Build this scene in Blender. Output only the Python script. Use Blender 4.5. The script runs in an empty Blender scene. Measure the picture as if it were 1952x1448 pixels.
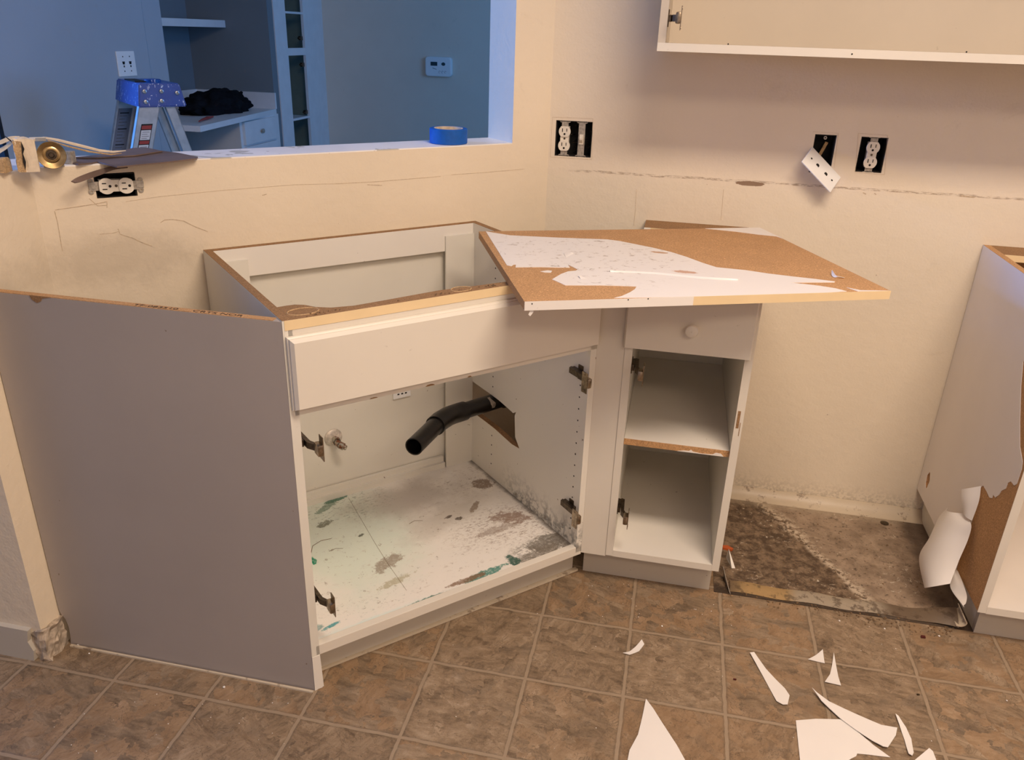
import bpy, bmesh, math, random
from mathutils import Vector, Matrix, noise as mnoise

scene = bpy.context.scene
COL = scene.collection
random.seed(7)

# ---------------------------------------------------------------- camera
F_PX, YAW, PITCH, ROLL = 1513.68, -0.19458, 0.410844, 0.0334406
CAM = Vector((0.21964, -1.61786, 1.36504))
_cy, _sy, _cp, _sp = math.cos(YAW), math.sin(YAW), math.cos(PITCH), math.sin(PITCH)
FW = Vector((_sy*_cp, _cy*_cp, -_sp))
_rt = Vector((_cy, -_sy, 0)); _up = _rt.cross(FW)
RT = _rt*math.cos(ROLL) + _up*math.sin(ROLL)
UP = _up*math.cos(ROLL) - _rt*math.sin(ROLL)
cam = bpy.data.objects.new('camera', bpy.data.cameras.new('camera'))
COL.objects.link(cam)
cam.matrix_world = Matrix(((RT.x, UP.x, -FW.x, CAM.x), (RT.y, UP.y, -FW.y, CAM.y),
                           (RT.z, UP.z, -FW.z, CAM.z), (0, 0, 0, 1)))
cam.data.sensor_width = 36.0
cam.data.lens = 36.0*F_PX/1952.0
cam.data.clip_start = 0.02
scene.camera = cam

# ---------------------------------------------------------------- world, lamps, exposure
scene.view_settings.view_transform = 'Standard'
scene.view_settings.look = 'None'
scene.view_settings.gamma = 1.0
scene.view_settings.exposure = 0.0
scene.view_settings.use_curve_mapping = False
scene.cycles.diffuse_bounces = 8
scene.cycles.max_bounces = 12
world = bpy.data.worlds.new('daylight'); scene.world = world
world.use_nodes = True
world.node_tree.nodes['Background'].inputs[0].default_value = (0.30, 0.52, 1.0, 1)
world.node_tree.nodes['Background'].inputs[1].default_value = 0.10

def area(name, loc, aim, sx, sy, power, color):
    l = bpy.data.lights.new(name, 'AREA'); l.shape = 'RECTANGLE'
    l.size, l.size_y, l.energy, l.color = sx, sy, power, color
    o = bpy.data.objects.new(name, l); COL.objects.link(o)
    o.location = loc
    o.rotation_euler = (Vector(aim)-Vector(loc)).to_track_quat('-Z', 'Y').to_euler()
    return o

# warm kitchen ceiling fixture, cool daylight from the dining-room glazing on the left, plus two added fill lights
area('kitchen_ceiling_light', (0.95, -1.02, 2.70), (0.95, -1.02, 0.0), 1.3, 0.42, 61.0, (1.0, 0.81, 0.65))
area('kitchen_added_fill', (1.5, -2.7, 2.70), (1.2, -1.2, 0.0), 1.2, 0.6, 30.0, (1.0, 0.78, 0.58))  # unseen fill lamp added behind the viewer to lift the shadows
area('dining_patio_daylight', (-5.2, 0.15, 1.80), (0.2, 0.45, 1.0), 1.1, 0.55, 205.0, (0.08, 0.32, 1.0))
area('dining_front_daylight', (-4.6, -2.2, 1.50), (-0.5, -0.2, 0.8), 1.0, 1.0, 10.0, (0.22, 0.46, 1.0))
area('dining_added_fill', (1.3, 1.75, 1.60), (-1.9, 3.6, 1.2), 1.2, 1.2, 34.0, (0.13, 0.40, 1.0))  # unseen blue fill added on the right to brighten the dining walls

# ---------------------------------------------------------------- geometry helpers
def ray(px, py):
    return FW + RT*((px-976)/F_PX) - UP*((py-724)/F_PX)
def atz(px, py, z):                       # the point of the plane Z = z seen at that spot of the photograph
    d = ray(px, py); return CAM + d*((z-CAM.z)/d.z)
def atp(px, py, p, n):                    # ... of any plane
    d = ray(px, py); n = Vector(n); return CAM + d*((Vector(p)-CAM).dot(n)/d.dot(n))

def box(bm, lo, hi, bev=0.0):
    x0, y0, z0 = lo; x1, y1, z1 = hi
    vs = [bm.verts.new(c) for c in ((x0,y0,z0),(x1,y0,z0),(x1,y1,z0),(x0,y1,z0),(x0,y0,z1),(x1,y0,z1),(x1,y1,z1),(x0,y1,z1))]
    fs = [bm.faces.new([vs[i] for i in f]) for f in ((0,3,2,1),(4,5,6,7),(0,1,5,4),(1,2,6,5),(2,3,7,6),(3,0,4,7))]
    if bev > 0:
        es = list({e for f in fs for e in f.edges})
        bmesh.ops.bevel(bm, geom=es, offset=bev, segments=2, affect='EDGES', profile=0.6)
    return vs
def prism(bm, pts, off):                  # polygon of 3-D points swept by off
    off = Vector(off)
    a = [bm.verts.new(Vector(p)) for p in pts]; b = [bm.verts.new(Vector(p)+off) for p in pts]
    n = len(pts)
    bm.faces.new(a); bm.faces.new(b[::-1])
    for i in range(n):
        bm.faces.new((a[i], b[i], b[(i+1) % n], a[(i+1) % n]))
def cyl(bm, p0, p1, r0, r1=None, seg=24, cap=True):
    p0, p1 = Vector(p0), Vector(p1); r1 = r0 if r1 is None else r1
    d = (p1-p0).normalized(); a = d.orthogonal().normalized(); b = d.cross(a)
    r = lambda p, rad: [bm.verts.new(p + a*rad*math.cos(t) + b*rad*math.sin(t)) for t in (2*math.pi*i/seg for i in range(seg))]
    A, B = r(p0, r0), r(p1, r1)
    for i in range(seg):
        bm.faces.new((A[i], A[(i+1) % seg], B[(i+1) % seg], B[i]))
    if cap:
        bm.faces.new(A[::-1]); bm.faces.new(B)
def lathe(bm, prof, origin, axis, seg=28):  # prof: (distance along axis, radius)
    o = Vector(origin); d = Vector(axis).normalized(); a = d.orthogonal().normalized(); b = d.cross(a)
    rings = []
    for h, r in prof:
        rings.append([bm.verts.new(o + d*h + a*max(r, 1e-5)*math.cos(t) + b*max(r, 1e-5)*math.sin(t)) for t in (2*math.pi*i/seg for i in range(seg))])
    for A, B in zip(rings, rings[1:]):
        for i in range(seg):
            bm.faces.new((A[i], A[(i+1) % seg], B[(i+1) % seg], B[i]))
def tube(bm, pts, r, seg=10):
    pts = [Vector(p) for p in pts]; rings = []
    n = Vector((0.123, 0.31, 0.94))
    for i, p in enumerate(pts):
        d = (pts[min(i+1, len(pts)-1)]-pts[max(i-1, 0)]).normalized()
        a = (n - d*n.dot(d)).normalized(); b = d.cross(a)
        rr = r[i] if isinstance(r, (list, tuple)) else r
        rings.append([bm.verts.new(p + a*rr*math.cos(t) + b*rr*math.sin(t)) for t in (2*math.pi*k/seg for k in range(seg))])
    for A, B in zip(rings, rings[1:]):
        for i in range(seg):
            bm.faces.new((A[i], A[(i+1) % seg], B[(i+1) % seg], B[i]))
    bm.faces.new(rings[0][::-1]); bm.faces.new(rings[-1])
def loft(bm, left, right, n=8, bulge=(0, 0, 0), th=0.0007):  # a thin curved sheet between two polylines
    bl = Vector(bulge); top = []; bot = []
    L, R = [Vector(p) for p in left], [Vector(p) for p in right]
    def res(P, k):
        m = 10*(len(P)-1); t = k/m*(len(P)-1); i = min(int(t), len(P)-2); f = t-i
        p0, p1, p2, p3 = P[max(i-1, 0)], P[i], P[i+1], P[min(i+2, len(P)-1)]
        return 0.5*((2*p1)+(p2-p0)*f+(2*p0-5*p1+4*p2-p3)*f*f+(3*p1-p0-3*p2+p3)*f**3)
    m = 10*(len(L)-1)
    for k in range(m+1):
        a, b = res(L, k), res(R, k)
        top.append([bm.verts.new(a.lerp(b, j/n) + bl*(4*(j/n)*(1-j/n))) for j in range(n+1)])
    def nrm(k, j):
        d1 = top[min(k+1, m)][j].co-top[max(k-1, 0)][j].co; d2 = top[k][min(j+1, n)].co-top[k][max(j-1, 0)].co
        v = d1.cross(d2); return v.normalized() if v.length > 1e-12 else Vector((0, 0, 1))
    sg = 1 if nrm(m//2, n//2).z >= 0 else -1
    bot = [[bm.verts.new(top[k][j].co - nrm(k, j)*sg*th) for j in range(n+1)] for k in range(m+1)]
    for G in (top, bot):
        for A, B in zip(G, G[1:]):
            for j in range(n): bm.faces.new((A[j], A[j+1], B[j+1], B[j]))
    for k in range(m):
        for j in (0, n): bm.faces.new((top[k][j], top[k+1][j], bot[k+1][j], bot[k][j]))
    for j in range(n):
        for k in (0, m): bm.faces.new((top[k][j], top[k][j+1], bot[k][j+1], bot[k][j]))

def new(): return bmesh.new()
def obj(name, bm, mat, parent=None, smooth=False):
    bmesh.ops.recalc_face_normals(bm, faces=bm.faces)
    me = bpy.data.meshes.new(name); bm.to_mesh(me); bm.free()
    for m in (mat if isinstance(mat, (list, tuple)) else [mat]): me.materials.append(m)
    if smooth:
        for p in me.polygons: p.use_smooth = True
        try: me.set_sharp_from_angle(angle=math.radians(38))
        except Exception: pass
    o = bpy.data.objects.new(name, me); COL.objects.link(o)
    if parent is not None: o.parent = parent
    return o
def tag(o, label=None, cat=None, group=None, kind=None):
    if label: o['label'] = label
    if cat: o['category'] = cat
    if group: o['group'] = group
    if kind: o['kind'] = kind
    return o
def thing(name, loc, rz, label, cat, group=None):
    o = bpy.data.objects.new(name, None); COL.objects.link(o)
    o.empty_display_size = 0.05
    o.location = loc; o.rotation_euler = (0, 0, rz)
    return tag(o, label, cat, group)
def struct(name, bm, mat, smooth=False):
    return tag(obj(name, bm, mat, None, smooth), kind='structure')
def shift(bm, mat4):
    bmesh.ops.transform(bm, matrix=mat4, verts=bm.verts)
def frame_of(loc, rz):                    # world -> local of a thing placed at loc, turned by rz
    inv = (Matrix.Translation(Vector(loc)) @ Matrix.Rotation(rz, 4, 'Z')).inverted()
    return lambda p: inv @ Vector(p)

# ---------------------------------------------------------------- procedural materials
class Nt:
    def __init__(s, name, rough=0.5, spec=0.4, metal=0.0):
        s.m = bpy.data.materials.new(name); s.m.use_nodes = True
        s.t = s.m.node_tree; s.b = s.t.nodes['Principled BSDF']
        s.b.inputs['Roughness'].default_value = rough
        s.b.inputs['Specular IOR Level'].default_value = spec
        s.b.inputs['Metallic'].default_value = metal
        s.pos = s.n('ShaderNodeTexCoord').outputs['Object']
    def n(s, typ, **kw):
        nd = s.t.nodes.new(typ)
        for k, v in kw.items(): setattr(nd, k, v)
        return nd
    def put(s, sock, v):
        if isinstance(v, bpy.types.NodeSocket): s.t.links.new(v, sock)
        else:
            if isinstance(v, (tuple, list)) and len(v) == 3 and sock.type == 'RGBA': v = (*v, 1)
            sock.default_value = v
    def math(s, op, a, b=0.0, c=0.0, clamp=False):
        nd = s.n('ShaderNodeMath', operation=op, use_clamp=clamp)
        s.put(nd.inputs[0], a); s.put(nd.inputs[1], b); s.put(nd.inputs[2], c)
        return nd.outputs[0]
    def vmath(s, op, a, b=(0, 0, 0)):
        nd = s.n('ShaderNodeVectorMath', operation=op); s.put(nd.inputs[0], a); s.put(nd.inputs[1], b)
        return nd.outputs['Vector'] if op not in ('LENGTH', 'DISTANCE', 'DOT_PRODUCT') else nd.outputs['Value']
    def scale(s, v, f): return s.vmath('MULTIPLY', v, f if isinstance(f, tuple) else (f, f, f))
    def sep(s, v):
        nd = s.n('ShaderNodeSeparateXYZ'); s.put(nd.inputs[0], v); return nd.outputs[0], nd.outputs[1], nd.outputs[2]
    def comb(s, x, y, z):
        nd = s.n('ShaderNodeCombineXYZ'); s.put(nd.inputs[0], x); s.put(nd.inputs[1], y); s.put(nd.inputs[2], z); return nd.outputs[0]
    def noise(s, sc=5, det=3, rough=0.55, v=None, dist=0.0, out=0):
        nd = s.n('ShaderNodeTexNoise'); s.put(nd.inputs['Vector'], s.pos if v is None else v)
        nd.inputs['Scale'].default_value = sc; nd.inputs['Detail'].default_value = det
        nd.inputs['Roughness'].default_value = rough; nd.inputs['Distortion'].default_value = dist
        return nd.outputs[out]
    def step(s, v, a, b):                 # smooth 0..1 ramp from a to b
        nd = s.n('ShaderNodeMapRange', interpolation_type='SMOOTHSTEP')
        s.put(nd.inputs['Value'], v); s.put(nd.inputs['From Min'], a); s.put(nd.inputs['From Max'], b)
        return nd.outputs[0]
    def mix(s, f, a, b, mode='MIX'):
        nd = s.n('ShaderNodeMix', data_type='RGBA', blend_type=mode)
        s.put(nd.inputs[0], f); s.put(nd.inputs[6], a); s.put(nd.inputs[7], b); return nd.outputs[2]
    def color(s, c): s.put(s.b.inputs['Base Color'], c); return s
    def bump(s, h, strength=0.3, dist=0.002):
        nd = s.n('ShaderNodeBump'); nd.inputs['Strength'].default_value = strength; nd.inputs['Distance'].default_value = dist
        s.put(nd.inputs['Height'], h); s.t.links.new(nd.outputs[0], s.b.inputs['Normal']); return s
    def blob(s, cx, cy, rx, ry, ang=0.0, rag=0.5, sc=60, soft=0.15, axes=(0, 1), v=None):
        c = s.sep(s.pos if v is None else v); x, y = c[axes[0]], c[axes[1]]
        dx, dy = s.math('SUBTRACT', x, cx), s.math('SUBTRACT', y, cy)
        ca, sa = math.cos(ang), math.sin(ang)
        u = s.math('DIVIDE', s.math('ADD', s.math('MULTIPLY', dx, ca), s.math('MULTIPLY', dy, sa)), rx)
        w = s.math('DIVIDE', s.math('SUBTRACT', s.math('MULTIPLY', dy, ca), s.math('MULTIPLY', dx, sa)), ry)
        d = s.math('SQRT', s.math('ADD', s.math('MULTIPLY', u, u), s.math('MULTIPLY', w, w)))
        nz = s.math('MULTIPLY', s.math('SUBTRACT', s.noise(sc, 8, 0.75), 0.5), rag*4)
        return s.math('SUBTRACT', 1.0, s.step(s.math('ADD', d, nz), 1.0-soft, 1.0+soft))
    def specks(s, sc, thr, width=0.03):   # sparse small marks
        return s.step(s.noise(sc, 3, 0.5), thr, thr+width)

def simple(name, col, rough=0.5, spec=0.4, metal=0.0, var=0.08, sc=12, bmp=0.0, bsc=120):
    n = Nt(name, rough, spec, metal)
    dark = tuple(c*(1-var) for c in col); lite = tuple(min(1, c*(1+var)) for c in col)
    n.color(n.mix(n.step(n.noise(sc, 4), 0.3, 0.7), dark, lite))
    if bmp: n.bump(n.noise(bsc, 3), bmp, 0.002)
    return n.m

def wall_mat(name, col, marks=0, bump=0.35):
    n = Nt(name, 0.62, 0.3)
    c = n.mix(n.step(n.noise(2.3, 4), 0.3, 0.7), tuple(k*0.965 for k in col), tuple(min(1, k*1.02) for k in col))
    c = n.mix(n.math('MULTIPLY', n.specks(58, 0.765, 0.02), 0.6), c, (0.30, 0.21, 0.13))
    c = n.mix(n.math('MULTIPLY', n.step(n.noise(7, 6, 0.7, dist=1.2), 0.63, 0.70), 0.10), c, (0.42, 0.33, 0.22))
    x, y, z = n.sep(n.pos)
    if marks == 1:                        # back wall: the torn line the old backsplash left, and a brown tear
        zz = n.math('ADD', z, n.math('MULTIPLY', n.math('SUBTRACT', n.noise(9, 2), 0.5), 0.006))
        ln = n.math('MULTIPLY', n.step(zz, 1.000, 1.002), n.math('SUBTRACT', 1.0, n.step(zz, 1.006, 1.009)))
        brk = n.step(n.noise(1.0, 8, 0.8, v=n.scale(n.pos, (60, 1, 260))), 0.42, 0.60)
        rng = n.step(x, -0.13, -0.02)
        c = n.mix(n.math('MULTIPLY', n.math('MULTIPLY', ln, brk), n.math('MULTIPLY', rng, 0.8)), c, (0.28, 0.20, 0.13))
        c = n.mix(n.blob(0.418, 0.999, 0.040, 0.0065, rag=0.16, sc=70, soft=0.05, axes=(0, 2)), c, (0.27, 0.18, 0.115))
        low = n.math('SUBTRACT', 1.0, n.step(z, 0.985, 1.0))
        c = n.mix(n.math('MULTIPLY', low, 0.10), c, (0.72, 0.70, 0.52))
        floorward = n.math('SUBTRACT', 1.0, n.step(n.math('ADD', z, n.math('MULTIPLY', n.noise(30, 5), 0.05)), 0.03, 0.13))
        c = n.mix(n.math('MULTIPLY', floorward, n.math('MULTIPLY', n.step(n.noise(120, 3), 0.4, 0.6), 0.45)), c, (0.28, 0.23, 0.17))
    if marks == 2:                        # pass-through wall: greasy patch low at its left end
        c = n.mix(n.math('MULTIPLY', n.blob(-1.0, 0.875, 0.11, 0.05, rag=0.5, sc=14, soft=0.6, axes=(0, 2)), 0.35), c, (0.38, 0.31, 0.22))
    n.color(c)
    h = n.math('ADD', n.noise(38, 3, 0.5), n.math('MULTIPLY', n.noise(160, 3), 0.35))
    n.bump(h, bump, 0.004)
    return n.m

def particle_mat(name='particle_board', base=(0.50, 0.29, 0.135)):
    n = Nt(name, 0.85, 0.15)
    c = n.mix(n.step(n.noise(330, 3, 0.6), 0.35, 0.65), tuple(k*0.80 for k in base), tuple(min(1, k*1.22) for k in base))
    c = n.mix(n.math('MULTIPLY', n.step(n.noise(14, 4), 0.35, 0.7), 0.35), c, tuple(k*0.82 for k in base))
    c = n.mix(n.math('MULTIPLY', n.specks(210, 0.66), 0.7), c, tuple(min(1, k*1.75) for k in base))
    c = n.mix(n.math('MULTIPLY', n.specks(150, 0.70), 0.7), c, tuple(k*0.4 for k in base))
    n.color(c).bump(n.noise(420, 3), 0.4, 0.001)
    return n.m

def melamine(name, col=(0.80, 0.76, 0.68), rough=0.38, dirt=0.25, scr=0.2):
    n = Nt(name, rough, 0.4)
    c = n.mix(n.step(n.noise(3.5, 4), 0.3, 0.7), tuple(k*0.95 for k in col), col)
    c = n.mix(n.math('MULTIPLY', n.specks(62, 0.745, 0.02), min(1, dirt*3)), c, (0.20, 0.15, 0.10))
    c = n.mix(n.math('MULTIPLY', n.step(n.noise(1, 5, 0.7, v=n.scale(n.pos, (18, 18, 90))), 0.66, 0.74), scr), c, (0.42, 0.34, 0.25))
    n.color(c).bump(n.noise(9, 4), 0.05, 0.004)
    return n.m

M = {}
M['wall_back'] = wall_mat('cream_wall_paint', (0.80, 0.70, 0.55), 1)
M['wall_pass'] = wall_mat('cream_wall_paint_pass', (0.80, 0.69, 0.52), 2)
M['wall_dining'] = wall_mat('dining_wall_paint_lifted', (0.76, 0.65, 0.53), 0, 0.1)  # room paint lightened and warmed, standing in for light on the far wall
M['ceiling'] = simple('ceiling_paint', (0.88, 0.85, 0.80), 0.8)
M['wall_dining_dimmed'] = wall_mat('dining_wall_paint_dimmed', (0.37, 0.42, 0.47), 0, 0.1)  # same room's paint darkened and cooled; dimmer light put into the colour
M['sill'] = None
M['particle'] = particle_mat()
M['particle_dark'] = particle_mat('particle_board_dirty', (0.30, 0.175, 0.085))
M['melamine'] = melamine('white_melamine')
M['melamine_in'] = melamine('white_melamine_inside', (0.74, 0.71, 0.62), 0.45, 0.3, 0.25)
M['panel_grey'] = melamine('scuffed_grey_melamine', (0.40, 0.355, 0.32), 0.55, 0.3, 0.08)
M['laminate'] = melamine('peeled_white_laminate', (0.84, 0.80, 0.74), 0.35, 0.05, 0.0)
M['cream_edge'] = simple('cream_edge_band', (0.80, 0.62, 0.36), 0.45, var=0.03)
M['toekick'] = melamine('toe_kick_vinyl', (0.56, 0.51, 0.42), 0.5, 0.4, 0.35)
M['drawer'] = melamine('painted_drawer_front', (0.74, 0.69, 0.59), 0.4, 0.06, 0.10)
M['upper_in'] = melamine('cream_cabinet_lining', (0.58, 0.51, 0.41), 0.5, 0.06, 0.05)
M['panel_warm'] = melamine('greyed_laminate', (0.84, 0.79, 0.74), 0.45, 0.05, 0.0)
M['metal'] = simple('worn_nickel', (0.33, 0.27, 0.20), 0.28, metal=1.0, var=0.3, sc=120)
M['metal_dark'] = simple('tarnished_metal', (0.12, 0.095, 0.07), 0.35, metal=1.0, var=0.3, sc=120)
M['steel_cool'] = simple('bright_steel', (0.55, 0.55, 0.56), 0.2, metal=1.0, var=0.2, sc=80)
M['black_abs'] = simple('black_pipe_plastic', (0.006, 0.005, 0.0045), 0.32, 0.5, var=0.3, sc=40, bmp=0.2, bsc=80)
M['black'] = simple('black_gap', (0.010, 0.009, 0.008), 0.8)
M['ivory'] = simple('ivory_device_plastic', (0.80, 0.74, 0.62), 0.35, var=0.03)
M['white_plastic'] = simple('white_plastic', (0.82, 0.82, 0.80), 0.3, var=0.02)
M['slot'] = simple('slot_black', (0.01, 0.008, 0.006), 0.7)
M['strap'] = simple('galvanised_strap', (0.40, 0.36, 0.30), 0.5, metal=0.35, var=0.25, sc=150)
M['brass'] = simple('aged_brass', (0.50, 0.36, 0.17), 0.28, metal=1.0, var=0.25, sc=60)
M['wood_raw'] = particle_mat('torn_raw_wood', (0.50, 0.34, 0.18))
M['wood_paint'] = simple('chipped_cream_wood', (0.76, 0.64, 0.47), 0.6, var=0.08, sc=60, bmp=0.4)
M['brown_sheet'] = simple('brown_hardboard', (0.155, 0.105, 0.08), 0.55, var=0.15, sc=14)
M['tape'] = simple('blue_painters_tape', (0.002, 0.095, 0.42), 0.6, var=0.08, sc=90)
M['tape_core'] = simple('cardboard_core', (0.62, 0.50, 0.36), 0.7, var=0.2, sc=60)
M['alu'] = simple('ladder_aluminium', (0.50, 0.50, 0.49), 0.38, metal=0.85, var=0.1, sc=30)
M['cloth'] = simple('black_cloth', (0.008, 0.008, 0.010), 0.95, 0.1, var=0.4, sc=14, bmp=0.8, bsc=30)
M['white_cab'] = simple('white_cabinet_paint', (0.74, 0.74, 0.74), 0.4, var=0.03)
M['wall_alcove'] = wall_mat('alcove_paint_shaded', (0.19, 0.22, 0.24), 0, 0.1)  # alcove shade put into the wall colour, against spilled kitchen light
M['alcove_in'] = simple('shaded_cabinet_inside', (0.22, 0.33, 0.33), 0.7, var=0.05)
M['navy'] = simple('near_black_slab', (0.012, 0.014, 0.022), 0.6)
M['lcd'] = simple('lcd_green', (0.02, 0.05, 0.06), 0.3)
M['red'] = simple('faded_red', (0.32, 0.04, 0.03), 0.5)
M['dark_red'] = simple('dark_red_crumb', (0.085, 0.014, 0.010), 0.6)
M['rust_red'] = simple('orange_plastic', (0.45, 0.09, 0.02), 0.5)
M['orange_label'] = simple('label_white', (0.62, 0.60, 0.58), 0.5, var=0.02)
M['vinyl_edge'] = None
M['dirtwood'] = particle_mat('rotted_wood', (0.19, 0.12, 0.065))
M['plaster'] = simple('crumbled_plaster', (0.44, 0.36, 0.27), 0.9, var=0.35, sc=45, bmp=0.9, bsc=60)

def sill_mat():
    n = Nt('painted_sill', 0.45, 0.4)
    c = n.mix(n.step(n.noise(4, 4), 0.35, 0.65), (0.84, 0.81, 0.76), (0.92, 0.89, 0.84))
    c = n.mix(n.math('MULTIPLY', n.step(n.noise(1, 4, 0.5, v=n.scale(n.pos, (9, 9, 9)), dist=0.6), 0.64, 0.66), 0.8), c, (0.46, 0.44, 0.37))
    c = n.mix(n.specks(60, 0.70), c, (0.25, 0.2, 0.15))
    return n.color(c).bump(n.noise(30, 4), 0.2, 0.002).m
M['sill'] = sill_mat()

def cap_mat():
    n = Nt('blue_ladder_plastic', 0.35, 0.5)
    c = n.mix(n.noise(20, 3), (0.001, 0.035, 0.20), (0.002, 0.075, 0.36))
    c = n.mix(n.step(n.noise(1, 4, 0.6, v=n.scale(n.pos, (70, 70, 34)), dist=1.5), 0.60, 0.66), c, (0.55, 0.62, 0.75))
    return n.color(c).m
M['cap'] = cap_mat()

def valve_mat():
    n = Nt('limescaled_chrome', 0.4, 0.5, 0.6)
    c = n.mix(n.step(n.noise(90, 4), 0.45, 0.6), (0.42, 0.40, 0.33), (0.20, 0.07, 0.03))
    return n.color(c).m
M['valve'] = valve_mat()
M['escut'] = simple('scaled_white_escutcheon', (0.62, 0.56, 0.48), 0.4, metal=0.3, var=0.3, sc=70)

T = 0.2257
def floor_mat():
    n = Nt('stone_look_vinyl_tile', 0.48, 0.35)
    uv = n.scale(n.pos, (1/T, 1/T, 0))
    wob = n.vmath('SUBTRACT', n.noise(22, 3, v=n.pos, out=1), (0.5, 0.5, 0.5))
    uvw = n.vmath('ADD', uv, n.scale(wob, 0.035))
    fx, fy, _ = n.sep(n.vmath('FRACTION', uvw))
    cell = n.vmath('FLOOR', uvw)
    wn = n.n('ShaderNodeTexWhiteNoise', noise_dimensions='3D'); n.put(wn.inputs['Vector'], cell)
    r1 = wn.outputs['Value']; rc = wn.outputs['Color']; ra, rb, rcc = n.sep(rc)
    dx = n.math('MINIMUM', fx, n.math('SUBTRACT', 1.0, fx)); dy = n.math('MINIMUM', fy, n.math('SUBTRACT', 1.0, fy))
    d = n.math('MINIMUM', dx, dy)
    grout = n.math('SUBTRACT', 1.0, n.step(d, 0.013, 0.019))
    tile_rim = n.math('SUBTRACT', 1.0, n.step(d, 0.017, 0.045))  # darker rim of each tile beside the grout
    off = n.scale(rc, 19.0)
    isB = n.math('GREATER_THAN', ra, 0.60); isC = n.math('GREATER_THAN', rb, 0.70)
    ang = n.math('ADD', n.math('MULTIPLY', n.math('SUBTRACT', r1, 0.5), 1.1), n.math('MULTIPLY', isB, 1.35))
    rot = n.n('ShaderNodeVectorRotate', rotation_type='Z_AXIS'); n.put(rot.inputs['Vector'], n.pos); n.put(rot.inputs['Angle'], n.math('ADD', ang, 0.35))
    p = rot.outputs[0]
    wrp = n.scale(n.vmath('SUBTRACT', n.noise(1.0, 4, 0.6, v=n.vmath('ADD', n.scale(p, (11, 17, 1)), off), out=1), (0.5, 0.5, 0.5)), 0.035)
    pw_ = n.vmath('ADD', p, wrp)
    s1 = n.noise(1.0, 10, 0.66, v=n.vmath('ADD', n.scale(pw_, (9, 38, 1)), off))
    s2 = n.noise(1.0, 8, 0.70, v=n.vmath('ADD', n.scale(pw_, (17, 21, 1)), off))
    s3 = n.noise(1.0, 7, 0.65, v=n.vmath('ADD', n.scale(pw_, (34, 150, 1)), off))
    wgt = n.math('SUBTRACT', 0.60, n.math('MULTIPLY', isC, 0.42))
    nn = n.math('ADD', n.math('MULTIPLY', s1, wgt), n.math('MULTIPLY', s2, n.math('SUBTRACT', 1.0, wgt)))
    nn = n.math('ADD', nn, n.math('MULTIPLY', n.math('SUBTRACT', s3, 0.5), 0.30))
    nn = n.math('ADD', nn, n.math('MULTIPLY', n.math('SUBTRACT', n.noise(300, 3, 0.7), 0.5), 0.16))
    nn = n.math('ADD', nn, n.math('MULTIPLY', n.math('SUBTRACT', rb, 0.5), 0.05))
    ramp = n.n('ShaderNodeValToRGB'); n.put(ramp.inputs[0], nn)
    e = ramp.color_ramp.elements
    e[0].position = 0.30; e[0].color = (0.085, 0.056, 0.034, 1); e[1].position = 0.72; e[1].color = (0.43, 0.33, 0.225, 1)
    for p, c in ((0.40, (0.165, 0.115, 0.070, 1)), (0.49, (0.245, 0.173, 0.106, 1)), (0.58, (0.310, 0.225, 0.142, 1))):
        k = ramp.color_ramp.elements.new(p); k.color = c
    c = ramp.outputs[0]
    c = n.mix(n.math('MULTIPLY', n.step(rcc, 0.45, 0.95), 0.42), c, (0.33, 0.195, 0.095))
    c = n.mix(n.math('MULTIPLY', n.step(n.noise(1.0, 5, 0.6, v=n.vmath('ADD', n.scale(n.pos, 9.0), off)), 0.50, 0.72), 0.42), c, (0.150, 0.122, 0.092))
    vein = n.math('ABSOLUTE', n.math('SUBTRACT', n.noise(1.0, 5, 0.7, v=n.vmath('ADD', n.scale(n.pos, 15.0), off), dist=0.8), 0.5))
    vline = n.math('SUBTRACT', 1.0, n.step(vein, 0.003, 0.013))
    c = n.mix(n.math('MULTIPLY', vline, n.math('MULTIPLY', n.step(r1, 0.15, 0.3), 0.55)), c, (0.10, 0.07, 0.045))
    c = n.mix(n.specks(170, 0.69), c, (0.11, 0.08, 0.05))
    c = n.mix(n.math('MULTIPLY', tile_rim, 0.40), c, (0.12, 0.09, 0.06))
    g = n.mix(n.noise(40, 3), (0.29, 0.215, 0.14), (0.36, 0.275, 0.185))
    c = n.mix(grout, c, g)
    n.color(c)
    h = n.math('ADD', n.math('MULTIPLY', nn, 1.0), n.math('MULTIPLY', n.step(d, 0.012, 0.04), 0.45))
    h = n.math('ADD', h, n.math('MULTIPLY', vline, -0.15))
    n.bump(h, 0.30, 0.004)
    return n.m
M['floor'] = floor_mat()

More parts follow.
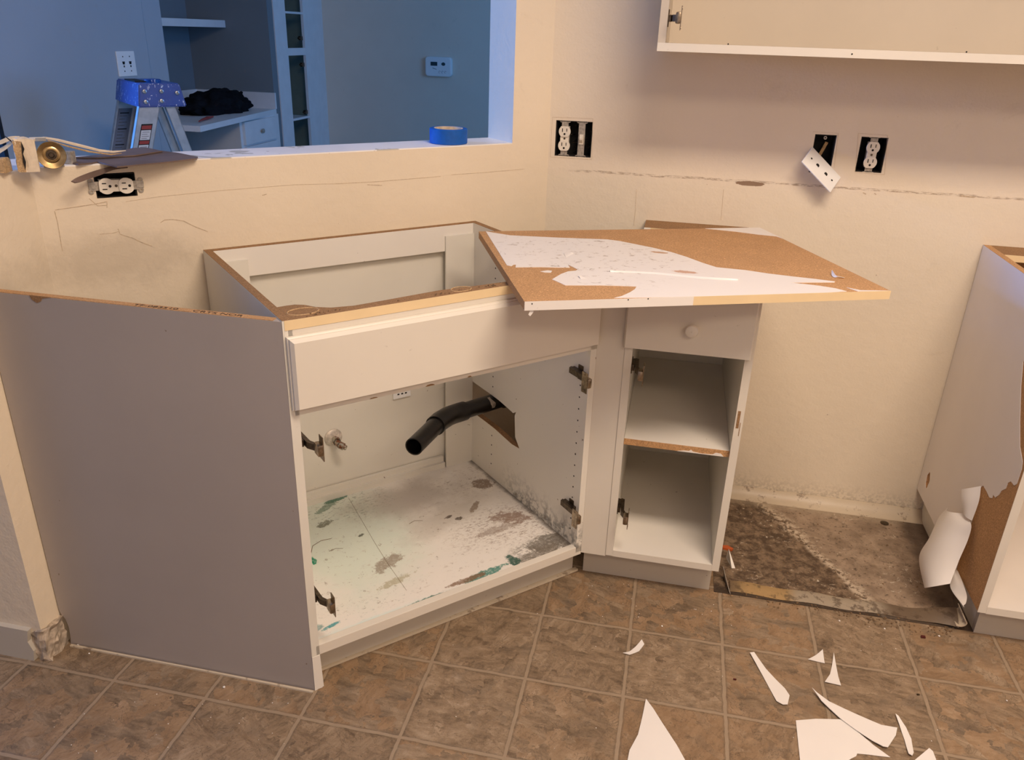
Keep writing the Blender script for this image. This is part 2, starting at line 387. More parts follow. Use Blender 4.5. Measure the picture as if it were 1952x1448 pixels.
def bay_mat():
    n = Nt('stained_subfloor', 0.6, 0.4)
    base = n.mix(n.step(n.noise(12, 8, 0.7, dist=0.3), 0.35, 0.68), (0.19, 0.13, 0.085), (0.42, 0.32, 0.225))
    x, y, z = n.sep(n.pos)
    wig = n.math('MULTIPLY', n.math('SUBTRACT', n.noise(6, 4), 0.5), 0.12)
    side = n.math('ADD', n.math('ADD', x, n.math('MULTIPLY', y, 0.55)), wig)
    right = n.step(side, 0.985, 1.0)
    rcol = n.mix(n.step(n.noise(16, 8, 0.7, dist=0.4), 0.3, 0.7), (0.21, 0.15, 0.10), (0.40, 0.30, 0.21))
    lcol = n.mix(n.step(n.noise(30, 10, 0.78, dist=0.25), 0.40, 0.62), (0.075, 0.046, 0.026), (0.25, 0.175, 0.11))
    c = n.mix(right, lcol, rcol)
    c = n.mix(n.math('MULTIPLY', n.math('MULTIPLY', n.step(side, 0.955, 0.985), n.math('SUBTRACT', 1.0, n.step(side, 0.99, 1.03))), n.step(n.noise(55, 6, 0.8), 0.47, 0.52)), c, (0.56, 0.46, 0.34))
    c = n.mix(n.math('MULTIPLY', n.step(n.noise(60, 8, 0.8, dist=0.6), 0.585, 0.605), n.step(n.noise(9, 3), 0.50, 0.56)), c, (0.62, 0.54, 0.42))
    c = n.mix(n.math('MULTIPLY', n.step(n.noise(70, 6, 0.8), 0.56, 0.62), 0.75), c, (0.065, 0.042, 0.026))
    back = n.step(y, 0.66, 0.70)
    c = n.mix(n.math('MULTIPLY', back, 0.4), c, (0.5, 0.42, 0.30))
    edge = n.math('SUBTRACT', 1.0, n.step(n.math('ADD', y, n.math('MULTIPLY', n.noise(20, 4), 0.05)), 0.235, 0.275))
    c = n.mix(n.math('MULTIPLY', edge, 0.85), c, (0.045, 0.030, 0.020))
    rr = n.step(n.math('ADD', x, n.math('MULTIPLY', n.noise(14, 4), 0.06)), 1.02, 1.07)
    c = n.mix(n.math('MULTIPLY', rr, 0.8), c, (0.07, 0.045, 0.03))
    n.color(c).bump(n.noise(60, 7, 0.7), 0.7, 0.006)
    return n.m
M['bay'] = bay_mat()

def strip_mat():
    n = Nt('grimy_vinyl_strip', 0.4, 0.4)
    x, y, z = n.sep(n.pos)
    c = n.mix(n.step(x, 0.62, 0.66), (0.66, 0.46, 0.22), (0.62, 0.53, 0.40))
    c = n.mix(n.step(x, 0.85, 0.90), c, (0.30, 0.22, 0.145))
    c = n.mix(n.math('SUBTRACT', 1.0, n.step(x, 0.47, 0.53)), c, (0.26, 0.18, 0.11))
    c = n.mix(n.math('MULTIPLY', n.step(n.noise(38, 6, 0.7), 0.50, 0.60), 0.65), c, (0.16, 0.105, 0.065))
    return n.color(c).bump(n.noise(50, 4), 0.4, 0.002).m
M['strip'] = strip_mat()
def cove_mat():
    n = Nt('pale_cove_vinyl', 0.4, 0.4)
    c = n.mix(n.noise(12, 4), (0.50, 0.41, 0.29), (0.66, 0.57, 0.43))
    c = n.mix(n.math('MULTIPLY', n.step(n.noise(24, 7, 0.75), 0.55, 0.64), 0.7), c, (0.17, 0.11, 0.07))
    return n.color(c).bump(n.noise(30, 4), 0.3, 0.002).m
M['cove'] = cove_mat()

# ================================================================ THE SETTING
S2 = math.sqrt(0.5)
YB = 0.744                                # kitchen back wall
XL = -1.09                                # short half wall, kitchen face
KB = 0.904                                # pass-through wall: y = x + KB
ZS = 1.080                                # ledge of the half walls
HC = 2.75
bm = new(); box(bm, (-5.0, -3.4, -0.05), (2.9, 4.2, 0.0)); struct('floor', bm, M['floor'])
bm = new(); box(bm, (-5.0, -3.4, HC), (2.9, 4.2, HC+0.05)); struct('ceiling', bm, M['ceiling'])

def wall_face(bm, o, u, length, z0, z1, nrm, thick, holes):
    """a hollow wall: its front has rectangular holes (u0,u1,z0,z1); back and ends are closed"""
    o, u, nrm = Vector(o), Vector(u).normalized(), Vector(nrm).normalized()
    us = sorted({0.0, length, *[h[0] for h in holes], *[h[1] for h in holes]})
    zs = sorted({z0, z1, *[h[2] for h in holes], *[h[3] for h in holes]})
    P = lambda a, z, d=0.0: bm.verts.new(o + u*a - nrm*d + Vector((0, 0, z)))
    for a, b in zip(us, us[1:]):
        for c, d in zip(zs, zs[1:]):
            if any(h[0] <= a and b <= h[1] and h[2] <= c and d <= h[3] for h in holes): continue
            bm.faces.new((P(a, c), P(b, c), P(b, d), P(a, d)))
    bm.faces.new((P(0, z0, thick), P(length, z0, thick), P(length, z1, thick), P(0, z1, thick)))
    bm.faces.new((P(0, z1), P(length, z1), P(length, z1, thick), P(0, z1, thick)))
    bm.faces.new((P(0, z0), P(length, z0), P(length, z0, thick), P(0, z0, thick)))
    bm.faces.new((P(0, z0), P(0, z1), P(0, z1, thick), P(0, z0, thick)))
    bm.faces.new((P(length, z0), P(length, z1), P(length, z1, thick), P(length, z0, thick)))
    for h in holes:
        for q in (((h[0], h[2]), (h[1], h[2])), ((h[1], h[2]), (h[1], h[3])), ((h[1], h[3]), (h[0], h[3])), ((h[0], h[3]), (h[0], h[2]))):
            (a, c), (b, d) = q
            bm.faces.new((P(a, c), P(b, d), P(b, d, 0.013), P(a, c, 0.013)))

X0B = -0.16
bm = new()
holesB = [(-0.142-X0B, -0.036-X0B, 1.043, 1.142), (0.569-X0B, 0.625-X0B, 1.040, 1.141), (0.688-X0B, 0.756-X0B, 1.049, 1.141)]
wall_face(bm, (X0B, YB, 0), (1, 0, 0), 2.7-X0B, 0, HC, (0, -1, 0), 0.12, holesB)
struct('wall_back', bm, M['wall_back'])
# pass-through wall, turned 45 degrees, low part with the socket hole
D0 = Vector((XL, XL+KB, 0))               # corner with the short wall
LD = (X0B-XL)/S2
uo = lambda p: (Vector((p[0], p[1], 0))-D0).dot(Vector((S2, S2, 0)))
uc = uo((-0.979, -0.075))
bm = new()
wall_face(bm, D0, (1, 1, 0), LD+0.004, 0, ZS, (1, -1, 0), 0.13, [(uc-0.041, uc+0.041, 1.010, 1.062)])
struct('wall_pass_through', bm, M['wall_pass'])
bm = new(); prism(bm, [(-0.250, 0.654, ZS), (-0.1595, 0.7445, ZS), (-0.161, 0.83, ZS), (-0.24, 0.87, ZS), (-0.342, 0.746, ZS)], (0, 0, HC-ZS))
struct('wall_pier', bm, M['wall_pass'])
# short half wall on the left, its end towards the viewer
bm = new(); prism(bm, [(XL, -0.430, 0), (XL, XL+KB, 0), (XL-0.09, XL+KB+0.094, 0), (XL-0.16, XL+KB+0.05, 0), (XL-0.16, -0.430, 0)], (0, 0, ZS))
struct('wall_left', bm, M['wall_pass'])
bm = new(); box(bm, (-3.2, -0.430, 0), (XL-0.16, -0.30, ZS)); struct('wall_left_return', bm, M['wall_pass'])
# ledge tops
bm = new()
prism(bm, [(XL-0.0, -0.430, ZS), (XL, XL+KB, ZS), (-0.250, 0.654, ZS), (-0.342, 0.746, ZS), (XL-0.16, XL+KB+0.025, ZS), (XL-0.16, -0.43, ZS)], (0, 0, 0.003))
struct('trim_1', bm, M['sill'])
# baseboard on the end of the short wall, gnawed away at its corner
bm = new(); prism(bm, [(-3.2, -0.442, 0), (-1.118, -0.442, 0), (-1.112, -0.442, 0.03), (-1.122, -0.442, 0.055), (-1.114, -0.442, 0.088), (-3.2, -0.442, 0.088)], (0, 0.012, 0))
struct('baseboard_left', bm, M['toekick'])
# broken foot of that wall
def rough_lump(bm, lo, hi, cuts=5, amp=0.006, seed=1):
    vs = box(bm, lo, hi); bmesh.ops.subdivide_edges(bm, edges=bm.edges[:], cuts=cuts, use_grid_fill=True)
    for v in bm.verts:
        v.co += mnoise.noise_vector(v.co*60 + Vector((seed, 0, 0)))*amp
bm = new(); rough_lump(bm, (-1.118, -0.434, 0.0), (-1.082, -0.375, 0.085), 6, 0.010, 3)
struct('trim_2', bm, M['plaster'])
# rest of the kitchen shell behind and beside the viewer
bm = new(); box(bm, (2.7, -3.4, 0), (2.82, YB, HC)); struct('wall_right', bm, M['wall_back'])
bm = new(); box(bm, (-1.6, -3.5, 0), (2.7, -3.4, HC)); struct('wall_rear', bm, M['wall_back'])

# dining side
XD = -2.24
bm = new()
prism(bm, [(XD, 0.99, 0), (XD, 1.915, 0), (XD-0.012, 1.935, 0), (XD-0.012, 2.07, 0), (XD-0.12, 2.07, 0), (XD-0.12, 0.99, 0)], (0, 0, HC))
struct('wall_dining_left', bm, M['wall_dining_dimmed'])
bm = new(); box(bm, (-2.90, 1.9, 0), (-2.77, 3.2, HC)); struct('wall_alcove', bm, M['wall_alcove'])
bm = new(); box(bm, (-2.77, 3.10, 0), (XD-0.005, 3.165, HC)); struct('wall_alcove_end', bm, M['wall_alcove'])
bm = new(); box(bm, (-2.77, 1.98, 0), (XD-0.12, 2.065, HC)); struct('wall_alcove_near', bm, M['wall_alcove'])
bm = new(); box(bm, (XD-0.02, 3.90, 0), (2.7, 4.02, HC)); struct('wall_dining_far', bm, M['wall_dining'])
bm = new(); box(bm, (-2.80, 3.74, 0), (XD-0.02, 3.9, HC)); struct('trim_3', bm, M['white_cab'])
bm = new(); box(bm, (XD-0.60, 0.93, 0), (XD-0.56, 2.0, 2.3)); struct('opening_slab_1', bm, M['navy'])  # near-black slab standing in for the darkness of the opening
bm = new(); box(bm, (XD-0.12, 0.972, 0), (XD-0.001, 0.990, 2.3)); struct('wall_end_cover', bm, M['navy'])  # dark cover added to keep daylight off the wall's end
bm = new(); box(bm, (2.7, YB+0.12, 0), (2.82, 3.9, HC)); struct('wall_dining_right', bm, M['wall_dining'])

# bay where an appliance stood
bm = new(); box(bm, (0.436, 0.205, 0.0), (1.72, YB-0.002, 0.002)); struct('floor_patch', bm, M['bay'])
bm = new()
prof = [(0.0, 0.032), (0.006, 0.030), (0.016, 0.018), (0.028, 0.007), (0.042, 0.0035), (0.042, 0.001), (0.0, 0.001)]
prism(bm, [(0.436, YB-0.001-a, b) for a, b in prof], (0.72, 0, 0))
struct('baseboard_back', bm, M['cove'], True)

# ================================================================ SMALL FITTINGS USED OFTEN
def receptacle_bm(cx, cz, y):
    b = new(); pts = []
    for i in range(32):
        t = 2*math.pi*i/32
        pts.append((cx + 0.0170*math.cos(t), y, cz + max(-0.0145, min(0.0145, 0.0170*math.sin(t)))))
    prism(b, pts, (0, -0.004, 0)); return b
def slots_bm(cx, cz, y):
    b = new()
    box(b, (cx-0.0075, y-0.0006, cz-0.001), (cx-0.0053, y, cz+0.0085)); box(b, (cx+0.0050, y-0.0006, cz+0.0002), (cx+0.0070, y, cz+0.0085))
    cyl(b, (cx, y-0.0006, cz-0.0068), (cx, y, cz-0.0068), 0.0029, seg=14); return b
def strap_bm(cx, y, ears=True):
    b = new()
    box(b, (cx-0.0095, y, -0.049), (cx+0.0095, y+0.0015, 0.049))
    for s in (-1, 1):
        box(b, (cx-0.006, y-0.0008, s*0.049-0.003 if s > 0 else s*0.049-0.003), (cx+0.006, y+0.0012, s*0.049+0.003))
        if ears:
            for t in (-1, 1): lathe(b, [(0, 0.0022), (0, 0.0055), (0.0014, 0.0055), (0.0014, 0.0022), (0, 0.0022)], (cx+t*0.011, y+0.0012, s*0.0495), (0, -1, 0), 16)
    return b
def junction_bm(w, h, d=0.055):
    b = new(); t = 0.0015
    box(b, (-w/2, d-t, -h/2), (w/2, d, h/2))
    box(b, (-w/2, 0.002, -h/2), (-w/2+t, d-t, h/2)); box(b, (w/2-t, 0.002, -h/2), (w/2, d-t, h/2))
    box(b, (-w/2+t, 0.002, -h/2), (w/2-t, d-t, -h/2+t)); box(b, (-w/2+t, 0.002, h/2-t), (w/2-t, d-t, h/2))
    return b
def duplex(root, cx=0.0, y=-0.001, ears=True):
    obj('strap', strap_bm(cx, y+0.001, ears), M['strap'], root)
    b = new(); box(b, (cx-0.0125, y-0.0005, -0.033), (cx+0.0125, y+0.020, 0.033), 0.001); obj('device_body', b, M['ivory'], root)
    for s in (1, -1):
        r = obj('receptacle', receptacle_bm(cx, s*0.0195, y), M['ivory'], root)
        obj('slots', slots_bm(cx, s*0.0195, y-0.004), M['slot'], r)
    b = new(); cyl(b, (cx, y-0.0012, 0), (cx, y, 0), 0.003, seg=14); obj('screw', b, M['metal_dark'], root)

# double box with socket and switch on the back wall
t = thing('outlet_and_switch', (-0.089, YB, 1.0925), 0, 'open double box with ivory socket and toggle switch, just right of the wall corner', 'outlet')
obj('junction_box', junction_bm(0.104, 0.097), M['black'], t)
duplex(t, -0.0265, 0.002)
obj('strap', strap_bm(0.0225, 0.003), M['strap'], t)
b = new(); box(b, (0.0135, 0.0015, -0.016), (0.0315, 0.016, 0.016), 0.001); obj('switch_body', b, M['strap'], t)
b = new(); box(b, (0.0165, 0.0002, -0.014), (0.0285, 0.0016, 0.014), 0.0006); prism(b, [(0.0185, 0.0015, -0.011), (0.0185, 0.0015, 0.011), (0.0185, -0.0025, 0.010), (0.0185, -0.011, 0.004), (0.0185, -0.010, -0.001), (0.0185, -0.0015, -0.009)], (0.008, 0, 0)); obj('toggle', b, M['ivory'], t)
b = new()
for k in range(7):
    random.seed(k); x = 0.0 + (k % 2)*0.042 + random.uniform(-.006, .006)
    tube(b, [(x, 0.05, -0.04+0.012*k), (x+random.uniform(-.01, .01), 0.02, -0.03+0.01*k), (x+random.uniform(-.012, .012), 0.008, -0.036+0.012*k), (x, 0.03, -0.02+0.008*k)], 0.0011, 6)
obj('wires', b, M['metal_dark'], t)

# single socket to its right
t = thing('wall_outlet', (0.722, YB, 1.095), 0, 'ivory duplex socket without cover in a black hole on the back wall', 'outlet')
obj('junction_box', junction_bm(0.066, 0.090), M['black'], t); duplex(t, 0.0, 0.001)
# empty telephone box with hanging cover
t = thing('open_wall_box', (0.597, YB, 1.0905), 0, 'empty black wall box behind the dangling white cover plate', 'electrical box')
obj('junction_box', junction_bm(0.054, 0.099), M['black'], t)
b = new(); box(b, (-0.004, 0.03, -0.045), (0.004, 0.036, 0.03)); shift(b, Matrix.Rotation(0.35, 4, 'Y')); obj('stud', b, M['wood_raw'], t)
b = new(); lathe(b, [(0, 0.002), (0, 0.0045), (0.002, 0.0045), (0.002, 0.002), (0, 0.002)], (0.0, 0.006, 0.042), (0, -1, 0), 16); obj('screw_tab', b, M['strap'], t)

pc = Vector((0.5945, YB-0.030, 1.0515))
cover = thing('cover_plate', pc, 0, 'white telephone cover plate hanging askew over the empty wall box', 'cover plate')
cover.rotation_euler = (Matrix.Rotation(math.radians(41), 3, 'Y') @ Matrix.Rotation(math.radians(-50), 3, 'X')).to_euler()
b = new(); box(b, (-0.058, -0.004, -0.0345), (0.058, 0.0, 0.0345), 0.0022); obj('plate', b, M['white_plastic'], cover)
b = new()
for x in (-0.016, 0.017):
    prism(b, [(x-0.005, -0.0046, -0.004), (x+0.005, -0.0046, -0.004), (x+0.005, -0.0046, 0.0015), (x+0.002, -0.0046, 0.0045), (x-0.002, -0.0046, 0.0045), (x-0.005, -0.0046, 0.0015)], (0, 0.0004, 0))
for x in (-0.041, 0.041): cyl(b, (x, -0.0046, 0), (x, -0.0042, 0), 0.0028, seg=12)
obj('jack_openings', b, M['slot'], cover)
b = new(); tube(b, [(-0.02, 0.002, 0.02), (-0.015, 0.012, 0.03), (0.0, 0.03, 0.045)], 0.002, 8); obj('cable', b, M['metal_dark'], cover)

# sideways socket under the ledge
Pn = D0 + Vector((S2, S2, 0))*uc
t = thing('wall_outlet', (Pn.x, Pn.y, 1.0355), math.radians(45), 'ivory duplex socket mounted sideways just below the half wall ledge', 'outlet')
t.rotation_euler = (0, math.radians(-88), math.radians(45))
b = junction_bm(0.050, 0.080); obj('junction_box', b, M['black'], t)
duplex(t, 0.0, -0.004)
for s in (-1, 1):
    b = new(); box(b, (-0.006, -0.004, s*0.047-0.009), (0.008, -0.0005, s*0.047+0.007), 0.001); obj('mounting_tab', b, M['strap'], t)

# ================================================================ CONCEALED HINGES
def hinge(parent, x, sx, z, cup=True, swing=0.0):
    """on a cabinet side whose inner face is at x; sx is the way to the inside; front plane is y = 0"""
    b = new(); box(b, (min(x, x+sx*0.0025), 0.022, z-0.019), (max(x, x+sx*0.0025), 0.040, z+0.019), 0.0006)
    box(b, (min(x, x+sx*0.008), 0.012, z-0.0075), (max(x, x+sx*0.008), 0.058, z+0.0075), 0.001)
    h = obj('hinge', b, M['metal_dark'], parent)
    b = new()
    prism(b, [(x+sx*0.007, 0.062, z-0.007), (x+sx*0.016, 0.058, z-0.007), (x+sx*0.018, 0.005, z-0.007), (x+sx*0.026, -0.012, z-0.007), (x+sx*0.020, -0.016, z-0.007), (x+sx*0.010, 0.002, z-0.007)], (0, 0, 0.014))
    obj('hinge_arm', b, M['metal_dark'], h)
    if cup:
        b = new(); xf = x+sx*0.031
        box(b, (xf-0.0009, -0.033, z-0.026), (xf+0.0009, -0.0125, z+0.026), 0.0004)
        for s in (-1, 1): lathe(b, [(0, 0.0018), (0, 0.0036), (0.0008, 0.0036), (0.0008, 0.0018), (0, 0.0018)], (xf+sx*0.0009, -0.022, z+s*0.0205), (sx, 0, 0), 14)
        obj('cup_flange', b, M['metal'], h)
        b = new(); box(b, (min(xf, xf-sx*0.0125), -0.036, z-0.0125), (max(xf, xf-sx*0.0125), -0.012, z+0.0125), 0.004)
        obj('hinge_cup', b, M['metal'], h, True)
    return h
def peg_hole(parent, x, sx, y, z, r=0.0022):
    b = new(); cyl(b, (x, y, z), (x+sx*0.0004, y, z), r, seg=10); return obj('peg_hole', b, M['slot'], parent)

# ================================================================ SINK CABINET (turned 45 degrees)
F0 = Vector((-0.453, -0.373, 0)); RZ = math.radians(45); W, D = 0.745, 0.572
toS = frame_of(F0, RZ)
def su(px, py, u): return toS(atp(px, py, F0+Vector((S2, S2, 0))*u, (S2, S2, 0)))
def sv(px, py, v): return toS(atp(px, py, F0+Vector((-S2, S2, 0))*v, (-S2, S2, 0)))
def sz(px, py, z): return toS(atz(px, py, z))
sink = thing('sink_cabinet', F0, RZ, 'corner sink base cabinet standing open without doors or top, black drain pipe inside', 'cabinet')

def sink_floor_mat():
    n = Nt('paint_stained_cabinet_floor', 0.42, 0.4)
    def B(px, py, rx, ry, ang=0.0, rag=0.5, sc=45, soft=0.12):
        q = sz(px, py, 0.12); return n.blob(q.x, q.y, rx, ry, ang, rag, sc, soft)
    c = n.mix(n.noise(5, 4), (0.76, 0.74, 0.67), (0.84, 0.79, 0.71))
    c = n.mix(n.math('MULTIPLY', B(650, 1020, 0.17, 0.24, 0.0, 0.3, 8, 0.5), 0.50), c, (0.56, 0.74, 0.60))
    c = n.mix(n.math('MULTIPLY', B(720, 1185, 0.22, 0.020, 0.0, 0.4, 20, 0.5), 0.55), c, (0.52, 0.76, 0.74))
    c = n.mix(n.math('MULTIPLY', n.step(n.noise(1, 8, 0.78, v=n.scale(n.pos, (30, 60, 1)), dist=0.3), 0.575, 0.66), 0.42), c, (0.42, 0.34, 0.26))
    c = n.mix(n.math('MULTIPLY', n.step(n.noise(48, 8, 0.8, dist=0.4), 0.60, 0.64), 0.6), c, (0.20, 0.145, 0.10))
    c = n.mix(n.math('MULTIPLY', B(770, 950, 0.16, 0.07, 0, 0.5, 14, 0.6), 0.42), c, (0.32, 0.26, 0.20))
    c = n.mix(n.math('MULTIPLY', B(850, 985, 0.13, 0.05, 0.3, 0.5, 14, 0.6), 0.35), c, (0.30, 0.25, 0.19))
    fine = n.step(n.noise(130, 7, 0.8), 0.28, 0.50)
    for px, py, rx, ry, a, col, al in ((740, 1072, 0.040, 0.018, 0.5, (0.26, 0.19, 0.13), 0.75), (752, 1108, 0.040, 0.010, 0.2, (0.40, 0.36, 0.22), 0.7),
            (918, 922, 0.030, 0.022, -0.6, (0.20, 0.13, 0.08), 0.85), (905, 965, 0.028, 0.008, 0.7, (0.24, 0.17, 0.11), 0.8), (972, 985, 0.045, 0.024, -0.5, (0.25, 0.15, 0.10), 0.8),
            (945, 1010, 0.06, 0.012, 0.0, (0.24, 0.16, 0.11), 0.5), (1058, 1030, 0.075, 0.030, -0.1, (0.10, 0.085, 0.06), 0.75), (1030, 1055, 0.06, 0.022, 0.1, (0.20, 0.17, 0.13), 0.75),
            (645, 948, 0.035, 0.014, 0.2, (0.035, 0.16, 0.10), 0.9), (625, 965, 0.035, 0.010, 0.5, (0.10, 0.20, 0.13), 0.7), (618, 998, 0.018, 0.012, 0.3, (0.11, 0.11, 0.06), 0.8),
            (597, 1068, 0.006, 0.012, 0.0, (0.0, 0.24, 0.12), 1.0), (925, 1093, 0.050, 0.011, 0.05, (0.03, 0.22, 0.17), 0.9), (978, 1067, 0.012, 0.022, 0.0, (0.02, 0.10, 0.07), 0.95),
            (892, 1104, 0.05, 0.007, 0.0, (0.22, 0.12, 0.06), 0.85), (820, 1140, 0.055, 0.0055, 0.0, (0.05, 0.17, 0.12), 0.9), (900, 1112, 0.02, 0.004, 0.0, (0.6, 0.09, 0.04), 0.9),
            (632, 1192, 0.018, 0.005, 0.2, (0.03, 0.30, 0.33), 0.9), (606, 1196, 0.012, 0.007, 0.0, (0.10, 0.28, 0.28), 0.7), (632, 1218, 0.006, 0.006, 0.0, (0.75, 0.12, 0.08), 0.8),
            (855, 985, 0.010, 0.006, 0.3, (0.09, 0.065, 0.045), 0.9), (875, 988, 0.009, 0.006, 0.3, (0.08, 0.06, 0.04), 0.9), (688, 1020, 0.008, 0.005, 0.3, (0.05, 0.055, 0.03), 0.9)):
        c = n.mix(n.math('MULTIPLY', n.math('MULTIPLY', B(px, py, rx*1.15, ry*1.15, a, 0.8, 48, 0.16), fine), al), c, col)
    for px, py, rx, ry, thr, col in ((965, 1000, 0.15, 0.085, 0.50, (0.26, 0.17, 0.12)), (1050, 1040, 0.12, 0.05, 0.46, (0.14, 0.12, 0.09)), (660, 965, 0.13, 0.07, 0.53, (0.12, 0.17, 0.11)), (690, 1150, 0.16, 0.05, 0.56, (0.30, 0.34, 0.30)), (900, 915, 0.13, 0.07, 0.54, (0.22, 0.15, 0.10))):
        scr = n.step(n.noise(1, 9, 0.8, v=n.scale(n.pos, (70, 130, 1)), dist=0.3), thr, thr+0.08)
        c = n.mix(n.math('MULTIPLY', n.math('MULTIPLY', B(px, py, rx, ry, 0, 0.4, 20, 0.4), scr), 0.62), c, col)
    x, y, z = n.sep(n.pos)
    e = n.math('ADD', x, n.math('MULTIPLY', n.noise(25, 4), 0.03))
    c = n.mix(n.math('MULTIPLY', n.step(e, 0.722, 0.742), 0.8), c, (0.10, 0.08, 0.06))
    return n.color(c).bump(n.noise(14, 5), 0.08, 0.004).m
M['sink_floor'] = sink_floor_mat()
def mould_mat():
    n = Nt('mouldy_white_melamine', 0.42, 0.35)
    c = n.mix(n.noise(4, 4), (0.72, 0.69, 0.60), (0.78, 0.74, 0.65))
    x, y, z = n.sep(n.pos)
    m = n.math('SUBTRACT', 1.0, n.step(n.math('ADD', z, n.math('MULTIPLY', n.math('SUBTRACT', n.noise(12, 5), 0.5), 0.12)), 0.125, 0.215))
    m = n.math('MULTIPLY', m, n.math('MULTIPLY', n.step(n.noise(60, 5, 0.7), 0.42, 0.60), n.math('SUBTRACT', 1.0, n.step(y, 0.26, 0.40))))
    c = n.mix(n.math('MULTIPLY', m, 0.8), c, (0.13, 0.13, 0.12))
    c = n.mix(n.specks(60, 0.72), c, (0.25, 0.18, 0.12))
    return n.color(c).m
M['mould'] = mould_mat()

bm = new(); box(bm, (0, 0.0, 0.0), (0.018, D, 0.876)); obj('side_panel', bm, [M['melamine_in']], sink)
bm = new(); box(bm, (0.0005, 0.001, 0.876), (0.0175, D-0.001, 0.8768)); obj('raw_edge', bm, M['particle_dark'], sink)
notch = [su(px, py, W-0.018) for px, py in ((897, 724), (928, 746), (950, 762), (966, 776), (978, 787), (984, 785), (981, 792), (982, 833), (990, 855), (975, 846), (943, 817), (925, 803), (909, 791))]
pts = [(W-0.018, 0.0, 0.105), (W-0.018, 0.0, 0.876), (W-0.018, D, 0.876), (W-0.018, D, notch[0].z)] + [(W-0.018, p.y, p.z) for p in notch] + [(W-0.018, D, notch[-1].z-0.006), (W-0.018, D, 0.105)]
bm = new(); prism(bm, pts, (0.018, 0, 0)); obj('side_panel', bm, M['mould'], sink)
pts = [(W-0.0178, p.y, p.z) for p in notch[6:]]
bm = new()
for a, c_ in zip(pts, pts[1:]):
    box(bm, (W-0.0172, min(a[1], c_[1]), min(a[2], c_[2])-0.0005), (W-0.0008, max(a[1], c_[1]), max(a[2], c_[2])-0.0003)) if False else None
    prism(bm, [a, c_, (a[0], c_[1], c_[2]+0.0015), (a[0], a[1], a[2]+0.0015)], (0.017, 0, 0))
obj('torn_edge', bm, M['particle_dark'], sink)
bm = new(); box(bm, (W-0.0175, 0.001, 0.876), (W-0.0005, D-0.001, 0.8768)); obj('raw_edge', bm, M['particle_dark'], sink)
for k in range(15): peg_hole(sink, W-0.018, -1, 0.030, 0.165+0.032*k)
for z in (0.165, 0.197, 0.229, 0.261, 0.421, 0.453, 0.485, 0.517, 0.747, 0.776): peg_hole(sink, W-0.018, -1, 0.430, z)
bm = new(); box(bm, (0.018, 0.002, 0.103), (W-0.018, D, 0.120)); obj('cabinet_floor', bm, M['sink_floor'], sink)
bm = new(); box(bm, (0.010, 0.0, 0.095), (W, 0.019, 0.1215), 0.0012); obj('bottom_rail', bm, M['drawer'], sink)
bm = new(); box(bm, (0.018, 0.055, 0.0), (W+0.02, 0.070, 0.103)); obj('toe_kick', bm, M['toekick'], sink)
bm = new(); prism(bm, [(0.018, 0.055, 0.0), (W+0.03, 0.055, 0.0), (W+0.03, 0.042, 0.001), (0.018, 0.048, 0.001)], (0, 0, 0.006)); obj('vinyl_lip', bm, M['cove'], sink)
bm = new(); prism(bm, [(0.0, -0.001, 0.0), (0.021, -0.001, 0.003), (0.018, -0.001, 0.095), (0.0, -0.001, 0.095)], (0, 0.056, 0)); obj('corner_post', bm, M['melamine'], sink)
bm = new(); box(bm, (0.018, D+0.0005, 0.105), (W-0.018, D+0.0035, 0.870)); obj('back_panel', bm, M['melamine_in'], sink)
# lower back cleat and frame
bm = new(); box(bm, (0.018, D-0.014, 0.120), (0.632, D-0.004, 0.155)); box(bm, (0.018, D-0.024, 0.120), (0.632, D-0.014, 0.138)); obj('back_cleat', bm, M['melamine_in'], sink)
bm = new(); box(bm, (0.018, D-0.020, 0.805), (W-0.018, D-0.002, 0.876), 0.0008); obj('back_rail', bm, M['melamine'], sink)
bm = new(); box(bm, (0.018, D-0.020, 0.876), (W-0.018, D-0.002, 0.8768)); obj('raw_edge', bm, M['particle_dark'], sink)
bm = new(); box(bm, (0.018, D-0.026, 0.120), (0.095, D-0.0205, 0.848)); obj('back_stile', bm, M['melamine_in'], sink)
bm = new(); box(bm, (0.636, D-0.026, 0.120), (W-0.018, D-0.0205, 0.848)); obj('back_stile', bm, M['melamine_in'], sink)
# top rail of raw board with the sink cut-out, cream edge band
cut = [(0.018, 0.070), (0.037, 0.071), (0.052, 0.070), (0.068, 0.060), (0.082, 0.038), (0.106, 0.021), (0.148, 0.012), (0.212, 0.015), (0.268, 0.019), (0.342, 0.024), (0.404, 0.018), (0.496, 0.013), (0.58, 0.020), (0.64, 0.050), (0.665, 0.070), (W-0.018, 0.072)]
bm = new(); prism(bm, [(0.018, 0.0, 0.857), (W-0.018, 0.0, 0.857)] + [(x, y+0.012, 0.857) for x, y in cut[::-1]], (0, 0, 0.0195)); obj('top_rail', bm, M['particle_dark'], sink)
bm = new(); box(bm, (0.004, -0.0008, 0.8575), (W, 0.0, 0.8762)); obj('edge_band', bm, M['cream_edge'], sink)
bm = new(); box(bm, (0.010, 0.0, 0.684), (W, 0.019, 0.857)); obj('face_rail', bm, M['drawer'], sink)
# glue rings left on the rail
for cu, cv, rr in ((0.052, 0.035, 0.026), (0.385, 0.022, 0.020)):
    bm = new()
    tube(bm, [(cu+rr*math.cos(a)*1.15, cv+rr*0.75*math.sin(a), 0.8768) for a in (2*math.pi*i/26 for i in range(27))], 0.0011, 6)
    obj('glue_ring', bm, M['wood_raw'], sink)
